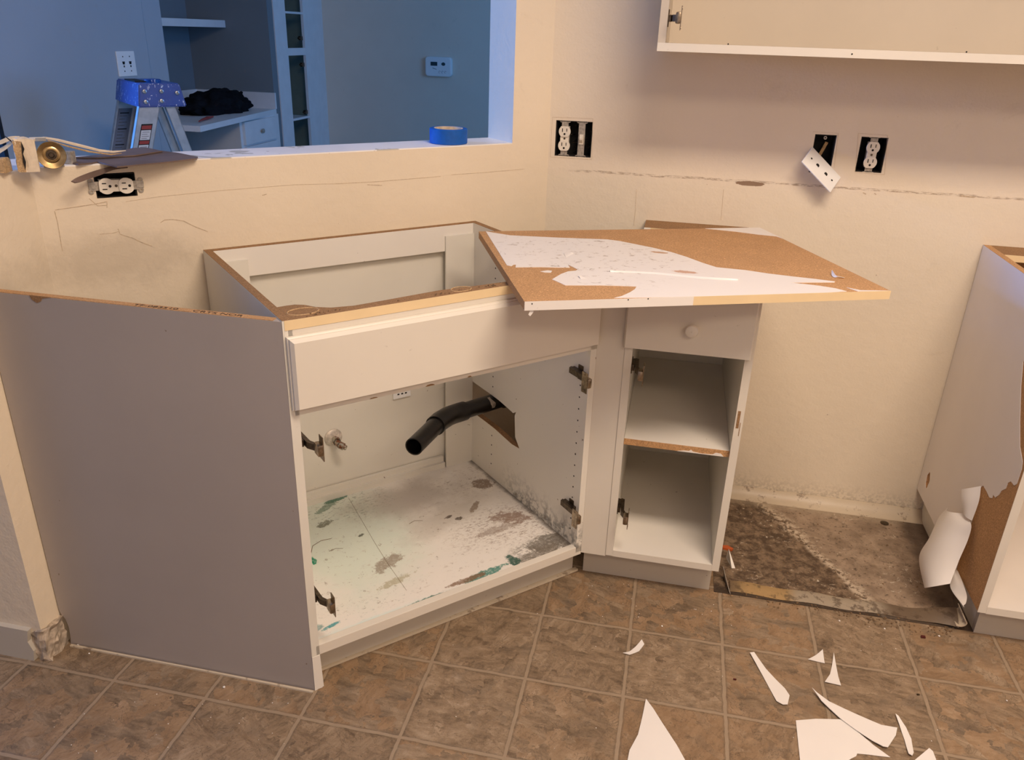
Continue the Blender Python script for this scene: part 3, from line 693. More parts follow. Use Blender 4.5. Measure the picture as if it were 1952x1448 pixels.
# false drawer front with a stepped edge
bm = new()
x0, x1, z0, z1 = 0.004, W-0.004, 0.698, 0.846
def ringed(bm, rects):
    rs = []
    for (a, b_, c, d_, y) in rects: rs.append([bm.verts.new(p) for p in ((a, y, c), (b_, y, c), (b_, y, d_), (a, y, d_))])
    for A, B_ in zip(rs, rs[1:]):
        for i in range(4): bm.faces.new((A[i], A[(i+1) % 4], B_[(i+1) % 4], B_[i]))
    bm.faces.new(rs[0][::-1]); bm.faces.new(rs[-1])
ringed(bm, [(x0, x1, z0, z1, -0.001), (x0, x1, z0, z1, -0.007), (x0+0.003, x1-0.003, z0+0.003, z1-0.003, -0.009), (x0+0.003, x1-0.003, z0+0.003, z1-0.003, -0.013), (x0+0.009, x1-0.009, z0+0.006, z1-0.009, -0.020)])
obj('false_drawer_front', bm, M['drawer'], sink)
for z in (0.615, 0.235):
    hinge(sink, 0.018, 1, z)
    hinge(sink, W-0.018, -1, z)

# grey end panel parallel to the back wall, closing the side towards the half wall
endp = thing('end_panel', (XL+0.003, -0.373, 0), 0, 'tall scuffed grey end panel left of the open sink cabinet', 'panel')
WE = -0.4535-(XL+0.003)
bm = new(); prism(bm, [(0.0, 0, 0.10), (0.004, 0, 0.085), (0.012, 0, 0.075), (0.016, 0, 0.05), (0.014, 0, 0.02), (0.010, 0, 0.0), (WE, 0, 0.0), (WE, 0, 0.875), (0.0, 0, 0.875)], (0, 0.017, 0))
for v in bm.verts:
    if v.co.x > WE-0.001 and v.co.y > 0.01: v.co.x -= 0.0185
obj('panel_board', bm, M['panel_grey'], endp)
bm = new(); box(bm, (0.0, 0.0008, 0.875), (WE-0.018, 0.0165, 0.8762)); obj('raw_edge', bm, M['particle'], endp)
q = Vector((0.130, -0.0006, 0.866))
bm = new(); prism(bm, [(q.x-0.02, -0.0008, 0.8765), (q.x-0.016, -0.0008, 0.868), (q.x-0.006, -0.0008, 0.862), (q.x+0.004, -0.0008, 0.866), (q.x+0.007, -0.0008, 0.872), (q.x+0.03, -0.0008, 0.8765)], (0, 0.0009, 0)); obj('chipped_corner', bm, M['particle_dark'], endp)
cu = bpy.data.curves.new('stamped_lettering', 'FONT'); cu.body = 'TF-083510     CRTS NOR'; cu.size = 0.0165; cu.extrude = 0.0001; cu.space_character = 1.02
tmp = bpy.data.objects.new('stamped_lettering', cu); COL.objects.link(tmp); tme = bpy.data.meshes.new_from_object(tmp); bpy.data.objects.remove(tmp); to = bpy.data.objects.new('stamped_lettering', tme); COL.objects.link(to); to.parent = endp; to.location = (0.33, 0.0035, 0.8764); to.data.materials.clear(); to.data.materials.append(M['slot']); to.scale = (1.25, 0.75, 1)
bm = new(); prism(bm, [(0.016, -0.004, 0), (WE, -0.004, 0), (WE, -0.010, 0), (0.30, -0.008, 0), (0.016, -0.010, 0)], (0, 0, 0.004)); obj('caulk_line', bm, M['cove'], endp)

# things on the wall inside the sink cabinet
WP = F0 + Vector((-S2, S2, 0))*(D+0.0005)
P = atp(635, 833, WP, (1, -1, 0))
valve = thing('shutoff_valve', P, RZ, 'corroded chrome water valve with scaled escutcheon inside the sink cabinet', 'valve')
bm = new(); lathe(bm, [(0.0, 0.001), (0.0, 0.026), (-0.003, 0.0255), (-0.008, 0.018), (-0.010, 0.010), (-0.010, 0.001)], (0, -0.001, 0), (0, 1, 0)); obj('escutcheon', bm, M['escut'], valve, True)
bm = new(); cyl(bm, (0, -0.008, 0), (0, -0.045, -0.004), 0.0085); lathe(bm, [(0, 0.0115), (0.012, 0.0115)], (0, -0.018, -0.001), (0, -1, 0), 6); obj('stem', bm, M['valve'], valve)
bm = new(); lathe(bm, [(0, 0.001), (0, 0.0105), (0.012, 0.0105), (0.012, 0.0075), (0.020, 0.007), (0.020, 0.004), (0.017, 0.003), (0.017, 0.001)], (0.003, -0.042, -0.006), (0.55, -0.75, -0.25), 12); obj('outlet_nut', bm, M['valve'], valve)

P = atp(765, 752, WP, (1, -1, 0))
t = thing('wall_outlet_plate', (P.x, P.y, P.z+0.028), RZ, 'white socket plate low on the wall behind the sink cabinet front', 'cover plate')
bm = new(); box(bm, (-0.028, -0.006, -0.036), (0.028, -0.001, 0.036), 0.002); obj('plate', bm, M['white_plastic'], t)
bm = new()
for x in (-0.012, 0.0, 0.012): box(bm, (x-0.003, -0.0066, -0.024), (x+0.003, -0.006, -0.020))
obj('slots', bm, M['slot'], t)

A = toS(atp(968, 772, F0+Vector((-S2, S2, 0))*0.46, (-S2, S2, 0))); A = Vector((0.80, 0.47, 0.365))
def ps(px, py, v): return sv(px, py, v)
a0 = ps(965, 758, 0.455); a1 = ps(905, 777, 0.43); a2 = ps(868, 788, 0.395); a3 = ps(838, 803, 0.35); a4 = ps(789, 851, 0.24)
pipe = thing('drain_pipe', F0, RZ, 'black plastic drain pipe bending out of the jagged side hole in the sink cabinet', 'pipe')
dirA = (a2-a0).normalized()
r0 = 0.0235
bm = new(); cyl(bm, a0-dirA*0.12, a2, r0, seg=32); obj('straight_pipe', bm, M['black_abs'], pipe, True)
dirB = (a4-a3).normalized()
bm = new(); tube(bm, [a2-dirA*0.035, a2-dirA*0.012, a2+dirA*0.008, a2.lerp(a3, 0.5)+Vector((0, 0, 0.003)), a3, a3+dirB*0.012, a3+dirB*0.032], [0.0275, 0.0275, 0.0272, 0.0272, 0.0275, 0.0275, 0.0275], 32); obj('elbow', bm, M['black_abs'], pipe, True)
bm = new()
L4 = (a4-a3).length
lathe(bm, [(0.0, 0.0235), (L4, 0.0235), (L4, 0.0205), (L4-0.06, 0.020), (L4-0.06, 0.0005)], a3, dirB, 32); obj('open_pipe', bm, M['black_abs'], pipe, True)
bm = new(); lathe(bm, [(0, 0.0255), (0.001, 0.0275), (0.03, 0.0275), (0.031, 0.0255)], a0-dirA*0.012, dirA, 32); obj('coupling', bm, M['black_abs'], pipe, True)
d1 = a0.lerp(a2, 0.40)
toCam = (toS(CAM)-d1); toCam = (toCam-dirA*toCam.dot(dirA)).normalized(); sideV = dirA.cross(toCam)
bm = new(); g = []
for k in range(7):
    s_ = (k-3)/3; row = []
    for m_ in range(9):
        a_ = -0.75 + 1.5*m_/8; ext = 0.011*(1-0.55*abs(math.sin(a_*2.1+0.5)))
        row.append(bm.verts.new(d1 + dirA*(s_*ext+0.004*math.sin(a_*3)) + (toCam*math.cos(a_) + sideV*math.sin(a_))*(r0+0.0009)))
    g.append(row)
for A_, B_ in zip(g, g[1:]):
    for m_ in range(8): bm.faces.new((A_[m_], A_[m_+1], B_[m_+1], B_[m_]))
bmesh.ops.solidify(bm, geom=bm.faces[:], thickness=0.0008)
obj('white_cement_smear', bm, M['escut'], pipe, True)
for px, py, w_, h_ in ((820, 741, 0.022, 0.004), (712, 757, 0.018, 0.0025), (895, 719, 0.010, 0.003)):
    q = sv(px, py, 0.0); q.z = max(0.6845+h_*0.3, q.z)
    bm = new(); prism(bm, [(q.x-w_/2, -0.0005, 0.6842), (q.x-w_*0.3, -0.0005, 0.6842+h_*0.8), (q.x+w_*0.1, -0.0005, 0.6842+h_), (q.x+w_*0.4, -0.0005, 0.6842+h_*0.6), (q.x+w_/2, -0.0005, 0.6842)], (0, 0.0006, 0)); obj('chip', bm, M['particle_dark'], sink)
random.seed(5); bm = new()
for k in range(46):
    u_ = random.choice([random.uniform(0.30, 0.50), random.uniform(0.30, 0.50), random.uniform(0.03, 0.12), random.uniform(0.2, 0.6)]); v_ = random.uniform(0.004, 0.018); r_ = random.uniform(0.0008, 0.0026)
    p_ = Vector((min(u_, 0.46), v_, 0.8773)); lathe(bm, [(0, 0.0001), (0.0002, r_), (r_*0.7, r_*0.5), (r_*0.8, 0.0001)], p_, (random.uniform(-.4, .4), random.uniform(-.4, .4), 1), 5)
bm.transform(Matrix.Translation(F0) @ Matrix.Rotation(RZ, 4, 'Z'))
tag(obj('wood_crumbs', bm, M['dirtwood'], None), 'brown wood crumbs on the raw front rail of the sink cabinet', 'debris', kind='stuff')

# ================================================================ NARROW DRAWER CABINET
NX, NY, NW, ND = 0.140, 0.153, 0.2925, 0.588
nar = thing('drawer_cabinet', (NX, NY, 0), 0, 'narrow white base cabinet with one drawer over two open shelves', 'cabinet')
bm = new(); box(bm, (0, 0, 0.105), (0.018, ND, 0.876)); obj('side_panel', bm, M['melamine_in'], nar)
bm = new(); box(bm, (NW-0.018, 0, 0.105), (NW, ND, 0.876)); obj('side_panel', bm, M['melamine_in'], nar)
bm = new(); box(bm, (NW-0.0182, -0.0012, 0.105), (NW+0.0004, 0.0, 0.876)); obj('front_edge', bm, M['drawer'], nar)
bm = new(); box(bm, (NW-0.0145, -0.0018, 0.520), (NW-0.008, -0.0010, 0.565)); box(bm, (NW-0.006, -0.0018, 0.50), (NW-0.0045, -0.0010, 0.535)); obj('chipped_edge', bm, M['particle_dark'], nar)
bm = new(); box(bm, (-0.0002, -0.0012, 0.105), (0.0182, 0.0, 0.700)); obj('front_edge', bm, M['drawer'], nar)
bm = new(); box(bm, (0.018, 0.0, 0.105), (NW-0.018, ND, 0.122)); obj('cabinet_floor', bm, M['melamine'], nar)
bm = new(); box(bm, (0.0184, -0.0014, 0.104), (NW-0.0184, 0.0, 0.1225)); obj('front_edge', bm, M['drawer'], nar)
bm = new(); box(bm, (0.018, ND-0.006, 0.122), (NW-0.018, ND, 0.876)); obj('back_panel', bm, M['melamine_in'], nar)
bm = new(); box(bm, (0.0185, 0.012, 0.4335), (NW-0.0185, ND-0.008, 0.4505)); sh = obj('shelf', bm, M['melamine'], nar)
bm = new(); box(bm, (0.0185, 0.011, 0.4335), (NW-0.0185, 0.012, 0.4500)); obj('raw_edge', bm, M['particle'], sh)
bm = new(); prism(bm, [(0.150, 0.0102, 0.4335), (0.165, 0.0102, 0.437), (0.178, 0.0102, 0.4375), (0.183, 0.0102, 0.4415), (0.188, 0.0102, 0.437), (0.21, 0.0102, 0.4345), (0.235, 0.0102, 0.436), (0.243, 0.0102, 0.4415), (0.255, 0.0102, 0.4405), (0.262, 0.0102, 0.4335)], (0, 0.0009, 0)); obj('laminate_remnant', bm, M['laminate'], sh)
bm = new(); box(bm, (0.018, ND-0.10, 0.858), (NW-0.018, ND-0.006, 0.876)); obj('top_stretcher', bm, M['cream_edge'], nar)
bm = new(); box(bm, (0.0, ND-0.10, 0.876), (NW, ND, 0.8766)); obj('raw_edge', bm, M['particle_dark'], nar)
bm = new(); box(bm, (0.018, 0.0, 0.70), (NW-0.018, 0.45, 0.712)); obj('drawer_box', bm, M['melamine_in'], nar)
bm = new(); box(bm, (0.018, 0.003, 0.840), (NW-0.018, 0.020, 0.876)); obj('top_rail', bm, M['melamine_in'], nar)
bm = new()
ringed(bm, [(-0.004, NW-0.006, 0.699, 0.846, -0.0015), (-0.004, NW-0.006, 0.699, 0.846, -0.011), (0.000, NW-0.010, 0.702, 0.842, -0.020)])
dr = obj('drawer_front', bm, M['drawer'], nar)
bm = new(); lathe(bm, [(0.0, 0.007), (0.006, 0.006), (0.010, 0.008), (0.014, 0.0135), (0.019, 0.0155), (0.023, 0.0135), (0.0255, 0.008), (0.026, 0.0005)], (0.146, -0.019, 0.764), (0, -1, 0), 32); obj('knob', bm, M['drawer'], dr, True)
bm = new(); box(bm, (-0.066, 0.001, 0.100), (-0.0005, 0.018, 0.876)); obj('filler_strip', bm, M['drawer'], nar)
bm = new(); box(bm, (-0.062, 0.058, 0.0), (NW-0.010, 0.074, 0.105)); obj('toe_kick', bm, M['toekick'], nar)
hinge(nar, 0.018, 1, 0.640); hinge(nar, 0.018, 1, 0.240)

# ================================================================ RIGHT CABINET
RX = 1.054
rc = thing('base_cabinet', (RX, NY, 0), 0, 'base cabinet at the right edge with laminate torn off its side panel', 'cabinet')
core = [(0, 0.0, 0.100), (0, 0.0, 0.876), (0, ND, 0.876), (0, ND, 0.104)]
hole = [(0.524+0.0145*math.cos(t)*(1+0.12*math.sin(5*t)), 0.171+0.026*math.sin(t)*(1+0.08*math.cos(4*t))) for t in (2*math.pi*i/18 for i in range(18))]
def holed(bm, outer, inner, x0, x1):
    from mathutils.geometry import tessellate_polygon
    allp = outer + inner
    tris = tessellate_polygon([[Vector((p[0], p[1], 0)) for p in outer], [Vector((p[0], p[1], 0)) for p in inner]])
    A = [bm.verts.new((x0, p[0], p[1])) for p in allp]; B = [bm.verts.new((x1, p[0], p[1])) for p in allp]
    for i, j, k in tris:
        try: bm.faces.new((A[i], A[j], A[k])); bm.faces.new((B[k], B[j], B[i]))
        except ValueError: pass
    for off, m in ((0, len(outer)), (len(outer), len(inner))):
        for i in range(m):
            a, b_ = off+i, off+(i+1) % m
            try: bm.faces.new((A[a], A[b_], B[b_], B[a]))
            except ValueError: pass
bm = new(); holed(bm, [(p[1], p[2]) for p in core], hole, 0.001, 0.018); obj('side_panel', bm, M['particle'], rc)
def rx(px, py): p = atp(px, py, (RX, 0, 0), (1, 0, 0)); return (p.y-NY, p.z)
lam = [(0.0, 0.876), (ND, 0.876), (ND, 0.104)] + [rx(px, py) for px, py in ((1822, 1086), (1836, 1040), (1850, 1000), (1860, 965), (1868, 930), (1874, 925), (1881, 937), (1886, 948), (1891, 949), (1893, 942), (1897, 948), (1904, 943), (1909, 935), (1917, 931), (1921, 920), (1927, 917), (1933, 925), (1938, 922), (1947, 895), (1949, 880), (1944, 850), (1944, 800), (1946, 735), (1950, 690))] + [(0.13, 0.76), (0.06, 0.80), (0.0, 0.82)]
bm = new(); holed(bm, lam, hole, -0.0002, 0.0009); obj('laminate', bm, M['panel_warm'], rc)
bm = new(); box(bm, (0.0, 0.001, 0.876), (0.018, ND, 0.8766)); obj('raw_edge', bm, M['particle'], rc)
bm = new(); box(bm, (-0.0002, -0.0014, 0.100), (0.0186, 0.0, 0.876)); obj('front_edge', bm, M['drawer'], rc)
bm = new(); box(bm, (0.018, 0.0, 0.100), (0.60, ND, 0.118)); obj('cabinet_floor', bm, M['melamine'], rc)
bm = new(); box(bm, (0.0188, -0.0014, 0.0985), (0.60, 0.0, 0.1185)); obj('front_edge', bm, M['drawer'], rc)
bm = new(); box(bm, (0.018, ND-0.006, 0.118), (0.60, ND, 0.860)); obj('back_panel', bm, M['particle_dark'], rc)
bm = new(); box(bm, (0.018, ND-0.10, 0.858), (0.60, ND, 0.8755)); obj('top_stretcher', bm, M['cream_edge'], rc)
bm = new(); box(bm, (0.010, ND-0.10, 0.8755), (0.60, ND, 0.8765)); obj('raw_edge', bm, M['particle_dark'], rc)
bm = new(); box(bm, (0.582, 0, 0.1), (0.60, ND, 0.876)); obj('side_panel', bm, M['melamine_in'], rc)
bm = new(); box(bm, (0.030, 0.050, 0.0), (0.60, 0.066, 0.100)); obj('toe_kick', bm, M['toekick'], rc)
bm = new(); box(bm, (0.030, 0.066, 0.0), (0.046, ND, 0.1)); obj('plinth_side', bm, M['melamine_in'], rc)

# peeled laminate hanging from that side panel
def fp(px, py, dx): return atp(px, py, (RX-dx, 0, 0), (1, 0, 0))
bm = new(); loft(bm, [fp(1833, 932, 0.030), fp(1833, 952, 0.030), fp(1836, 975, 0.022)], [fp(1870, 926, 0.002), fp(1866, 955, 0.004), fp(1853, 992, 0.010)], 6, (-0.006, -0.004, 0))
tab = None
f1 = obj('peeled_flap', bm, M['laminate'], rc, True)
bm = new(); loft(bm, [fp(1806, 968, 0.020), fp(1790, 985, 0.040), fp(1771, 1025, 0.065), fp(1752, 1062, 0.080), fp(1762, 1120, 0.082)],
                 [fp(1836, 978, 0.016), fp(1851, 998, 0.010), fp(1846, 1026, 0.012), fp(1828, 1068, 0.030), fp(1811, 1112, 0.050)], 8, (-0.022, -0.016, 0.004))
f2 = obj('peeled_flap', bm, M['laminate'], rc, True)
bm = new(); loft(bm, [fp(1822, 1080, 0.012), fp(1817, 1095, 0.022), fp(1812, 1120, 0.032), fp(1838, 1157, 0.030)], [fp(1826, 1088, 0.004), fp(1836, 1112, 0.006), fp(1843, 1135, 0.010), fp(1841, 1150, 0.022)], 5, (-0.004, -0.002, 0))
f3 = obj('peeled_flap', bm, M['laminate'], rc, True)
for f in (f1, f2, f3):                    # built in place, then hung on the cabinet
    f.data.transform(Matrix.Translation(Vector((-RX, -NY, 0))))

# ================================================================ WALL CABINET
ux, uy, uz = 0.136, 0.444, 1.338
up = thing('wall_cabinet', (ux, uy, uz), 0, 'open cream wall cabinet without doors, high on the right of the back wall', 'cabinet')
UW, UD, UH = 1.22, 0.299, 0.76
bm = new(); box(bm, (0, 0, 0), (0.018, UD, UH)); obj('side_panel', bm, M['upper_in'], up)
bm = new(); box(bm, (UW-0.018, 0, 0), (UW, UD, UH)); obj('side_panel', bm, M['upper_in'], up)
bm = new(); box(bm, (0.018, 0, 0), (UW-0.018, UD, 0.018)); obj('cabinet_floor', bm, M['upper_in'], up)
bm = new(); box(bm, (0.018, 0, UH-0.018), (UW-0.018, UD, UH)); obj('cabinet_top', bm, M['upper_in'], up)
bm = new(); box(bm, (0.018, UD-0.006, 0.018), (UW-0.018, UD, UH-0.018)); obj('back_panel', bm, M['upper_in'], up)
bm = new(); box(bm, (0.018, 0.01, 0.36), (UW-0.018, UD-0.006, 0.378)); obj('shelf', bm, M['upper_in'], up)
bm = new(); box(bm, (0, -0.001, 0), (UW, 0, 0.0185)); obj('front_edge', bm, M['drawer'], up)
bm = new()
for px, py in ((1624, 103), (1388, 84), (1842, 99)):
    q = atp(px, py, (ux, uy, uz), (0, 1, 0)); bm = new(); cyl(bm, (q.x-ux, -0.0016, q.z-uz), (q.x-ux, -0.001, q.z-uz), 0.0018, seg=10); obj('nail_hole', bm, M['slot'], up)
hh = hinge(up, 0.018, 1, 0.072)

# ================================================================ LOOSE BOARD ACROSS THE CABINETS
BC = Vector((-0.043, -0.186, 0.8775)); BA = math.atan2(0.302, 0.722)
toB = frame_of(BC, BA); BL, BWd = 0.785, 0.588
board = thing('particle_board', BC, BA, 'loose chipboard panel with half its white laminate torn off, lying across both cabinets', 'board')
bm = new(); box(bm, (0, 0, 0), (BL, BWd, 0.0175)); obj('board_core', bm, M['particle'], board)
def bp(cx, cy):                           # a point of the photograph on the board's top
    q = toB(atz(900+cx/2.2965, 400+cy/2.2965, BC.z+0.0175)); return (min(max(q.x, 0.0004), BL-0.0004), min(max(q.y, 0.0004), BWd-0.0004), 0.0175)
def stained_lam():
    n = Nt('stained_white_laminate', 0.38, 0.4)
    c = n.mix(n.noise(5, 4), (0.80, 0.76, 0.70), (0.85, 0.81, 0.75))
    m = n.blob(0.21, 0.33, 0.22, 0.22, 0.0, 0.35, 9, 0.5)
    c = n.mix(n.math('MULTIPLY', m, n.math('MULTIPLY', n.step(n.noise(1, 6, 0.7, v=n.scale(n.pos, (40, 60, 1)), dist=0.8), 0.575, 0.63), 0.7)), c, (0.33, 0.25, 0.18))
    for cx, cy, rx_, ry_, col in ((818, 187, 0.020, 0.008, (0.48, 0.24, 0.09)), (935, 273, 0.026, 0.010, (0.55, 0.30, 0.18))):
        q = bp(cx, cy); c = n.mix(n.math('MULTIPLY', n.blob(q[0], q[1], rx_, ry_, -BA, 0.5, 70, 0.1), 0.85), c, col)
    return n.color(c).m
M['stained'] = stained_lam()
main = [(60, 95), (165, 112), (370, 122), (590, 130), (645, 137), (700, 148), (790, 166), (870, 185), (940, 207), (1010, 233), (1070, 252), (1130, 258), (1200, 265), (1300, 280), (1400, 292), (1500, 303), (1588, 314), (1586, 318), (1500, 318), (1392, 319), (1450, 325), (1520, 333), (1590, 344), (1640, 357),
        (1560, 367), (1300, 372), (1000, 379), (790, 384), (622, 386), (655, 378), (690, 362), (712, 348), (720, 336), (640, 333), (560, 331), (480, 331), (408, 331), (380, 318), (350, 305), (366, 295), (390, 281), (420, 270), (452, 267), (462, 262), (440, 250), (418, 240), (428, 253), (380, 253), (300, 251), (190, 252), (192, 240), (182, 240), (172, 247), (152, 243)]
bm = new(); prism(bm, [bp(*p) for p in main], (0, 0, 0.0008)); obj('laminate', bm, M['stained'], board)
bm = new(); prism(bm, [bp(*p) for p in ((1020, 82), (1160, 72), (1300, 70), (1306, 76), (1345, 96), (1400, 125), (1330, 116), (1250, 108), (1150, 95))], (0, 0, 0.0008)); obj('laminate', bm, M['laminate'], board)
bm = new(); prism(bm, [bp(*p) for p in ((1640, 340), (1700, 352), (1826, 354), (1826, 358), (1690, 357))], (0, 0, 0.0006)); obj('laminate', bm, M['laminate'], board)
bm = new(); prism(bm, [bp(*p) for p in ((298, 270), (330, 265), (350, 267), (345, 275), (318, 274))], (0, 0, 0.0006)); obj('laminate', bm, M['laminate'], board)
bm = new(); box(bm, (0, -0.0008, 0), (0.345, 0, 0.018)); obj('edge_band', bm, M['laminate'], board)
bm = new(); box(bm, (0.345, -0.0008, 0), (BL, 0, 0.018)); obj('edge_band', bm, M['cream_edge'], board)
bm = new()
for px, py in ((262, 410), (683, 392), (770, 388)):
    q = toB(atp(900+px/2.2965, 400+py/2.2965, BC, (math.sin(BA), -math.cos(BA), 0))); bm = new(); cyl(bm, (q.x, -0.0014, q.z), (q.x, -0.0008, q.z), 0.0013, seg=8); obj('nail_hole', bm, M['slot'], board)
zt = BC.z+0.0175
def strip_on_board(name, label, L_, R_, z=0.001, bulge=(0, 0, 0.003), mat='laminate'):
    bm = new(); f = lambda p: atz(900+p[0]/2.2965, 400+p[1]/2.2965, zt+z+(p[2] if len(p) > 2 else 0))
    loft(bm, [f(p) for p in L_], [f(p) for p in R_], 3, bulge); return tag(obj(name, bm, M[mat], None, False), label, 'laminate scrap')
strip_on_board('laminate_sliver', 'long thin white sliver lying on the laminate of the loose board', [(600, 268), (800, 272), (1000, 290), (1165, 306)], [(604, 271), (800, 281), (1000, 300), (1163, 308)])
strip_on_board('laminate_curl', 'small curled white shaving on the bare chipboard near its right tip', [(1574, 262, .006), (1574, 285, 0.001), (1590, 296, 0), (1630, 296, 0)], [(1578, 268, .007), (1590, 284, .005), (1604, 291, .004), (1629, 297, .001)], 0.001, (0, 0, 0))
strip_on_board('laminate_chip', 'tiny white chip standing near the torn patch of the board', [(466, 285, .004), (475, 302)], [(472, 285, .003), (505, 301)], 0.001, (0, 0, 0))
strip_on_board('laminate_chip', 'pale flake beside the dirt marks at the upper left of the board', [(400, 188), (430, 182, .003)], [(410, 208), (445, 192)], 0.001, (0, 0, 0.001))
# flake dangling under the front corner
bm = new(); q = [atp(900+a/2.2965, 400+b_/2.2965, BC+Vector((0.004, 0.004, 0)), (math.sin(BA), -math.cos(BA), 0)) for a, b_ in ((256, 430), (266, 434), (268, 446), (254, 465), (246, 458), (252, 444))]
prism(bm, q, (0.0006, 0.0006, 0)); f = obj('dangling_flake', bm, M['laminate'], board); f.data.transform((Matrix.Translation(BC) @ Matrix.Rotation(BA, 4, 'Z')).inverted())

# ================================================================ ON THE LEDGE
ZL = ZS+0.003
q = atz(855, 277, ZL)
vd = Vector((q.x-CAM.x, q.y-CAM.y, 0)).normalized()
tc = q + vd*0.052
tape = thing('tape_roll', (tc.x, tc.y, ZL), 0, 'roll of bright blue painters tape lying on the pass-through ledge', 'tape')
bm = new(); lathe(bm, [(0, 0.040), (0, 0.0505), (0.0015, 0.052), (0.0375, 0.052), (0.039, 0.0505), (0.039, 0.040), (0, 0.040)], (0, 0, 0.0005), (0, 0, 1), 56); obj('tape_winding', bm, M['tape'], tape, True)
bm = new(); lathe(bm, [(0, 0.0365), (0, 0.0398), (0.0395, 0.0398), (0.0395, 0.0365), (0, 0.0365)], (0, 0, 0.0005), (0, 0, 1), 56); obj('cardboard_core', bm, M['tape_core'], tape, True)
bm = new()
for a in (0.2, 0.9, 1.6, 2.3, 3.4, 4.4, 5.4):
    box(bm, (0.0362*math.cos(a)-0.0, 0.0362*math.sin(a)-0.004, 0.014), (0.0362*math.cos(a)+0.0006, 0.0362*math.sin(a)+0.004, 0.028))
obj('core_print', bm, M['metal_dark'], tape)

def wood_piece(name, px, py, w, d, h, label, mat, seed, rz):
    g = atz(px, py, ZL); t = thing(name, (g.x, g.y, ZL), rz, label, 'wood scrap')
    bm = new(); vs = box(bm, (-w/2, 0, 0), (w/2, d, h)); bmesh.ops.subdivide_edges(bm, edges=bm.edges[:], cuts=7, use_grid_fill=True)
    for v in bm.verts:
        k = 0.006 if (v.co.x < -w*0.10 or v.co.z > h*0.92) else 0.0008
        if v.co.z < 0.002: k = 0.0
        v.co += mnoise.noise_vector(v.co*70+Vector((seed, 1, 2)))*k
    obj('block_body', bm, mat, t)
    return t
wb = wood_piece('wood_block', 57, 328, 0.036, 0.030, 0.062, 'upright torn wood block with flaking cream paint on the ledge left of the brass disc', M['wood_paint'], 4, math.radians(40))
bm = new(); rough_lump(bm, (-0.0195, -0.002, 0.001), (-0.006, 0.026, 0.060), 6, 0.003, 9); obj('torn_side', bm, M['wood_raw'], wb)
bm = new(); prism(bm, [(-0.006, -0.0042, 0.006), (-0.003, -0.0042, 0.02), (-0.005, -0.0042, 0.036), (-0.001, -0.0042, 0.045), (-0.004, -0.0042, 0.059), (-0.006, -0.0042, 0.042), (-0.008, -0.0042, 0.02)], (0, 0.003, 0)); obj('split', bm, M['slot'], wb)
wb2 = wood_piece('wood_block', -2, 330, 0.026, 0.028, 0.026, 'small rough brown wood chunk at the left end of the ledge', M['wood_raw'], 14, 0.3)

g = atz(103, 321, ZL); nrm = Vector((CAM.x-g.x, CAM.y-g.y, 0)).normalized()
brass = thing('brass_disc', (g.x, g.y, ZL), math.atan2(-nrm.x, nrm.y), 'round aged brass rosette standing on edge on the ledge beside the wood block', 'hardware')
# local +Y faces the viewer's side
bm = new(); lathe(bm, [(0.0, 0.0005), (0.0, 0.0262), (0.005, 0.0270), (0.0062, 0.0262), (0.0058, 0.0248), (0.0028, 0.0165), (0.0042, 0.0140), (0.0042, 0.0122), (0.001, 0.0115), (0.001, 0.0005)], (0, -0.004, 0.0268), (0, 1, 0), 48); obj('rosette', bm, M['brass'], brass, True)
bm = new(); lathe(bm, [(0.001, 0.0005), (0.001, 0.0105), (0.0045, 0.0098), (0.0048, 0.0055), (0.002, 0.0045), (0.002, 0.0030), (0.0036, 0.0026), (0.0036, 0.0005)], (0, -0.004, 0.0268), (0, 1, 0), 32); obj('hub', bm, M['metal_dark'], brass, True)
bm = new(); box(bm, (-0.020, -0.040, 0.0008), (0.018, -0.006, 0.026), 0.001); obj('latch_body', bm, M['strap'], brass)
bm = new(); box(bm, (0.004, -0.036, 0.050), (0.034, -0.030, 0.059), 0.001); box(bm, (0.026, -0.036, 0.001), (0.033, -0.030, 0.055), 0.001); obj('bracket', bm, M['alu'], brass)
g = atz(128, 313, ZL)
bx = thing('metal_block', (g.x, g.y, ZL), 0.2, 'small dull grey metal block between brass disc and brown sheet', 'hardware')
bm = new(); box(bm, (-0.014, 0.0, 0.0), (0.012, 0.018, 0.026), 0.0015); obj('block_body', bm, M['strap'], bx)

def pl_mid(px, py, off=0.05): return atp(px, py, (XL, XL+KB+off, 0), (1, -1, 0))
bm = new(); tube(bm, [pl_mid(*p) for p in ((82, 262), (110, 267), (150, 277), (190, 287), (215, 289.5), (240, 287))], [0.0022, 0.0030, 0.0034, 0.003, 0.0024, 0.001], 5)
tag(obj('wood_splinter', bm, M['wood_paint'], None), 'long pale wood splinter bridging from the wood block to the brown sheet', 'wood scrap')
bm = new(); tube(bm, [pl_mid(*p, 0.045) for p in ((90, 267), (130, 279), (170, 289), (212, 294.5), (232, 292))], [0.0012, 0.0018, 0.002, 0.0016, 0.0007], 5)
tag(obj('wood_splinter', bm, M['wood_raw'], None), 'thinner brown wood splinter running just under the pale one', 'wood scrap')
def pw(px, py, dx=0.06): return atp(px, py, (XL-dx, 0, 0), (1, 0, 0))
bm = new(); loft(bm, [pw(-14, 270), pw(0, 267), pw(18, 260), pw(36, 259)], [pw(-14, 278), pw(0, 275), pw(18, 268), pw(34, 266)], 3, (0, 0, 0), 0.002)
tag(obj('wood_strip', bm, M['wood_paint'], None), 'thin cream wood strip running left from behind the wood block', 'wood scrap')
bm = new(); loft(bm, [pw(-14, 286, .075), pw(0, 282, .075), pw(12, 275, .075), pw(24, 266, .075)], [pw(-14, 300, .075), pw(0, 291, .075), pw(12, 283, .075), pw(24, 272, .075)], 3, (0, 0, 0), 0.002)
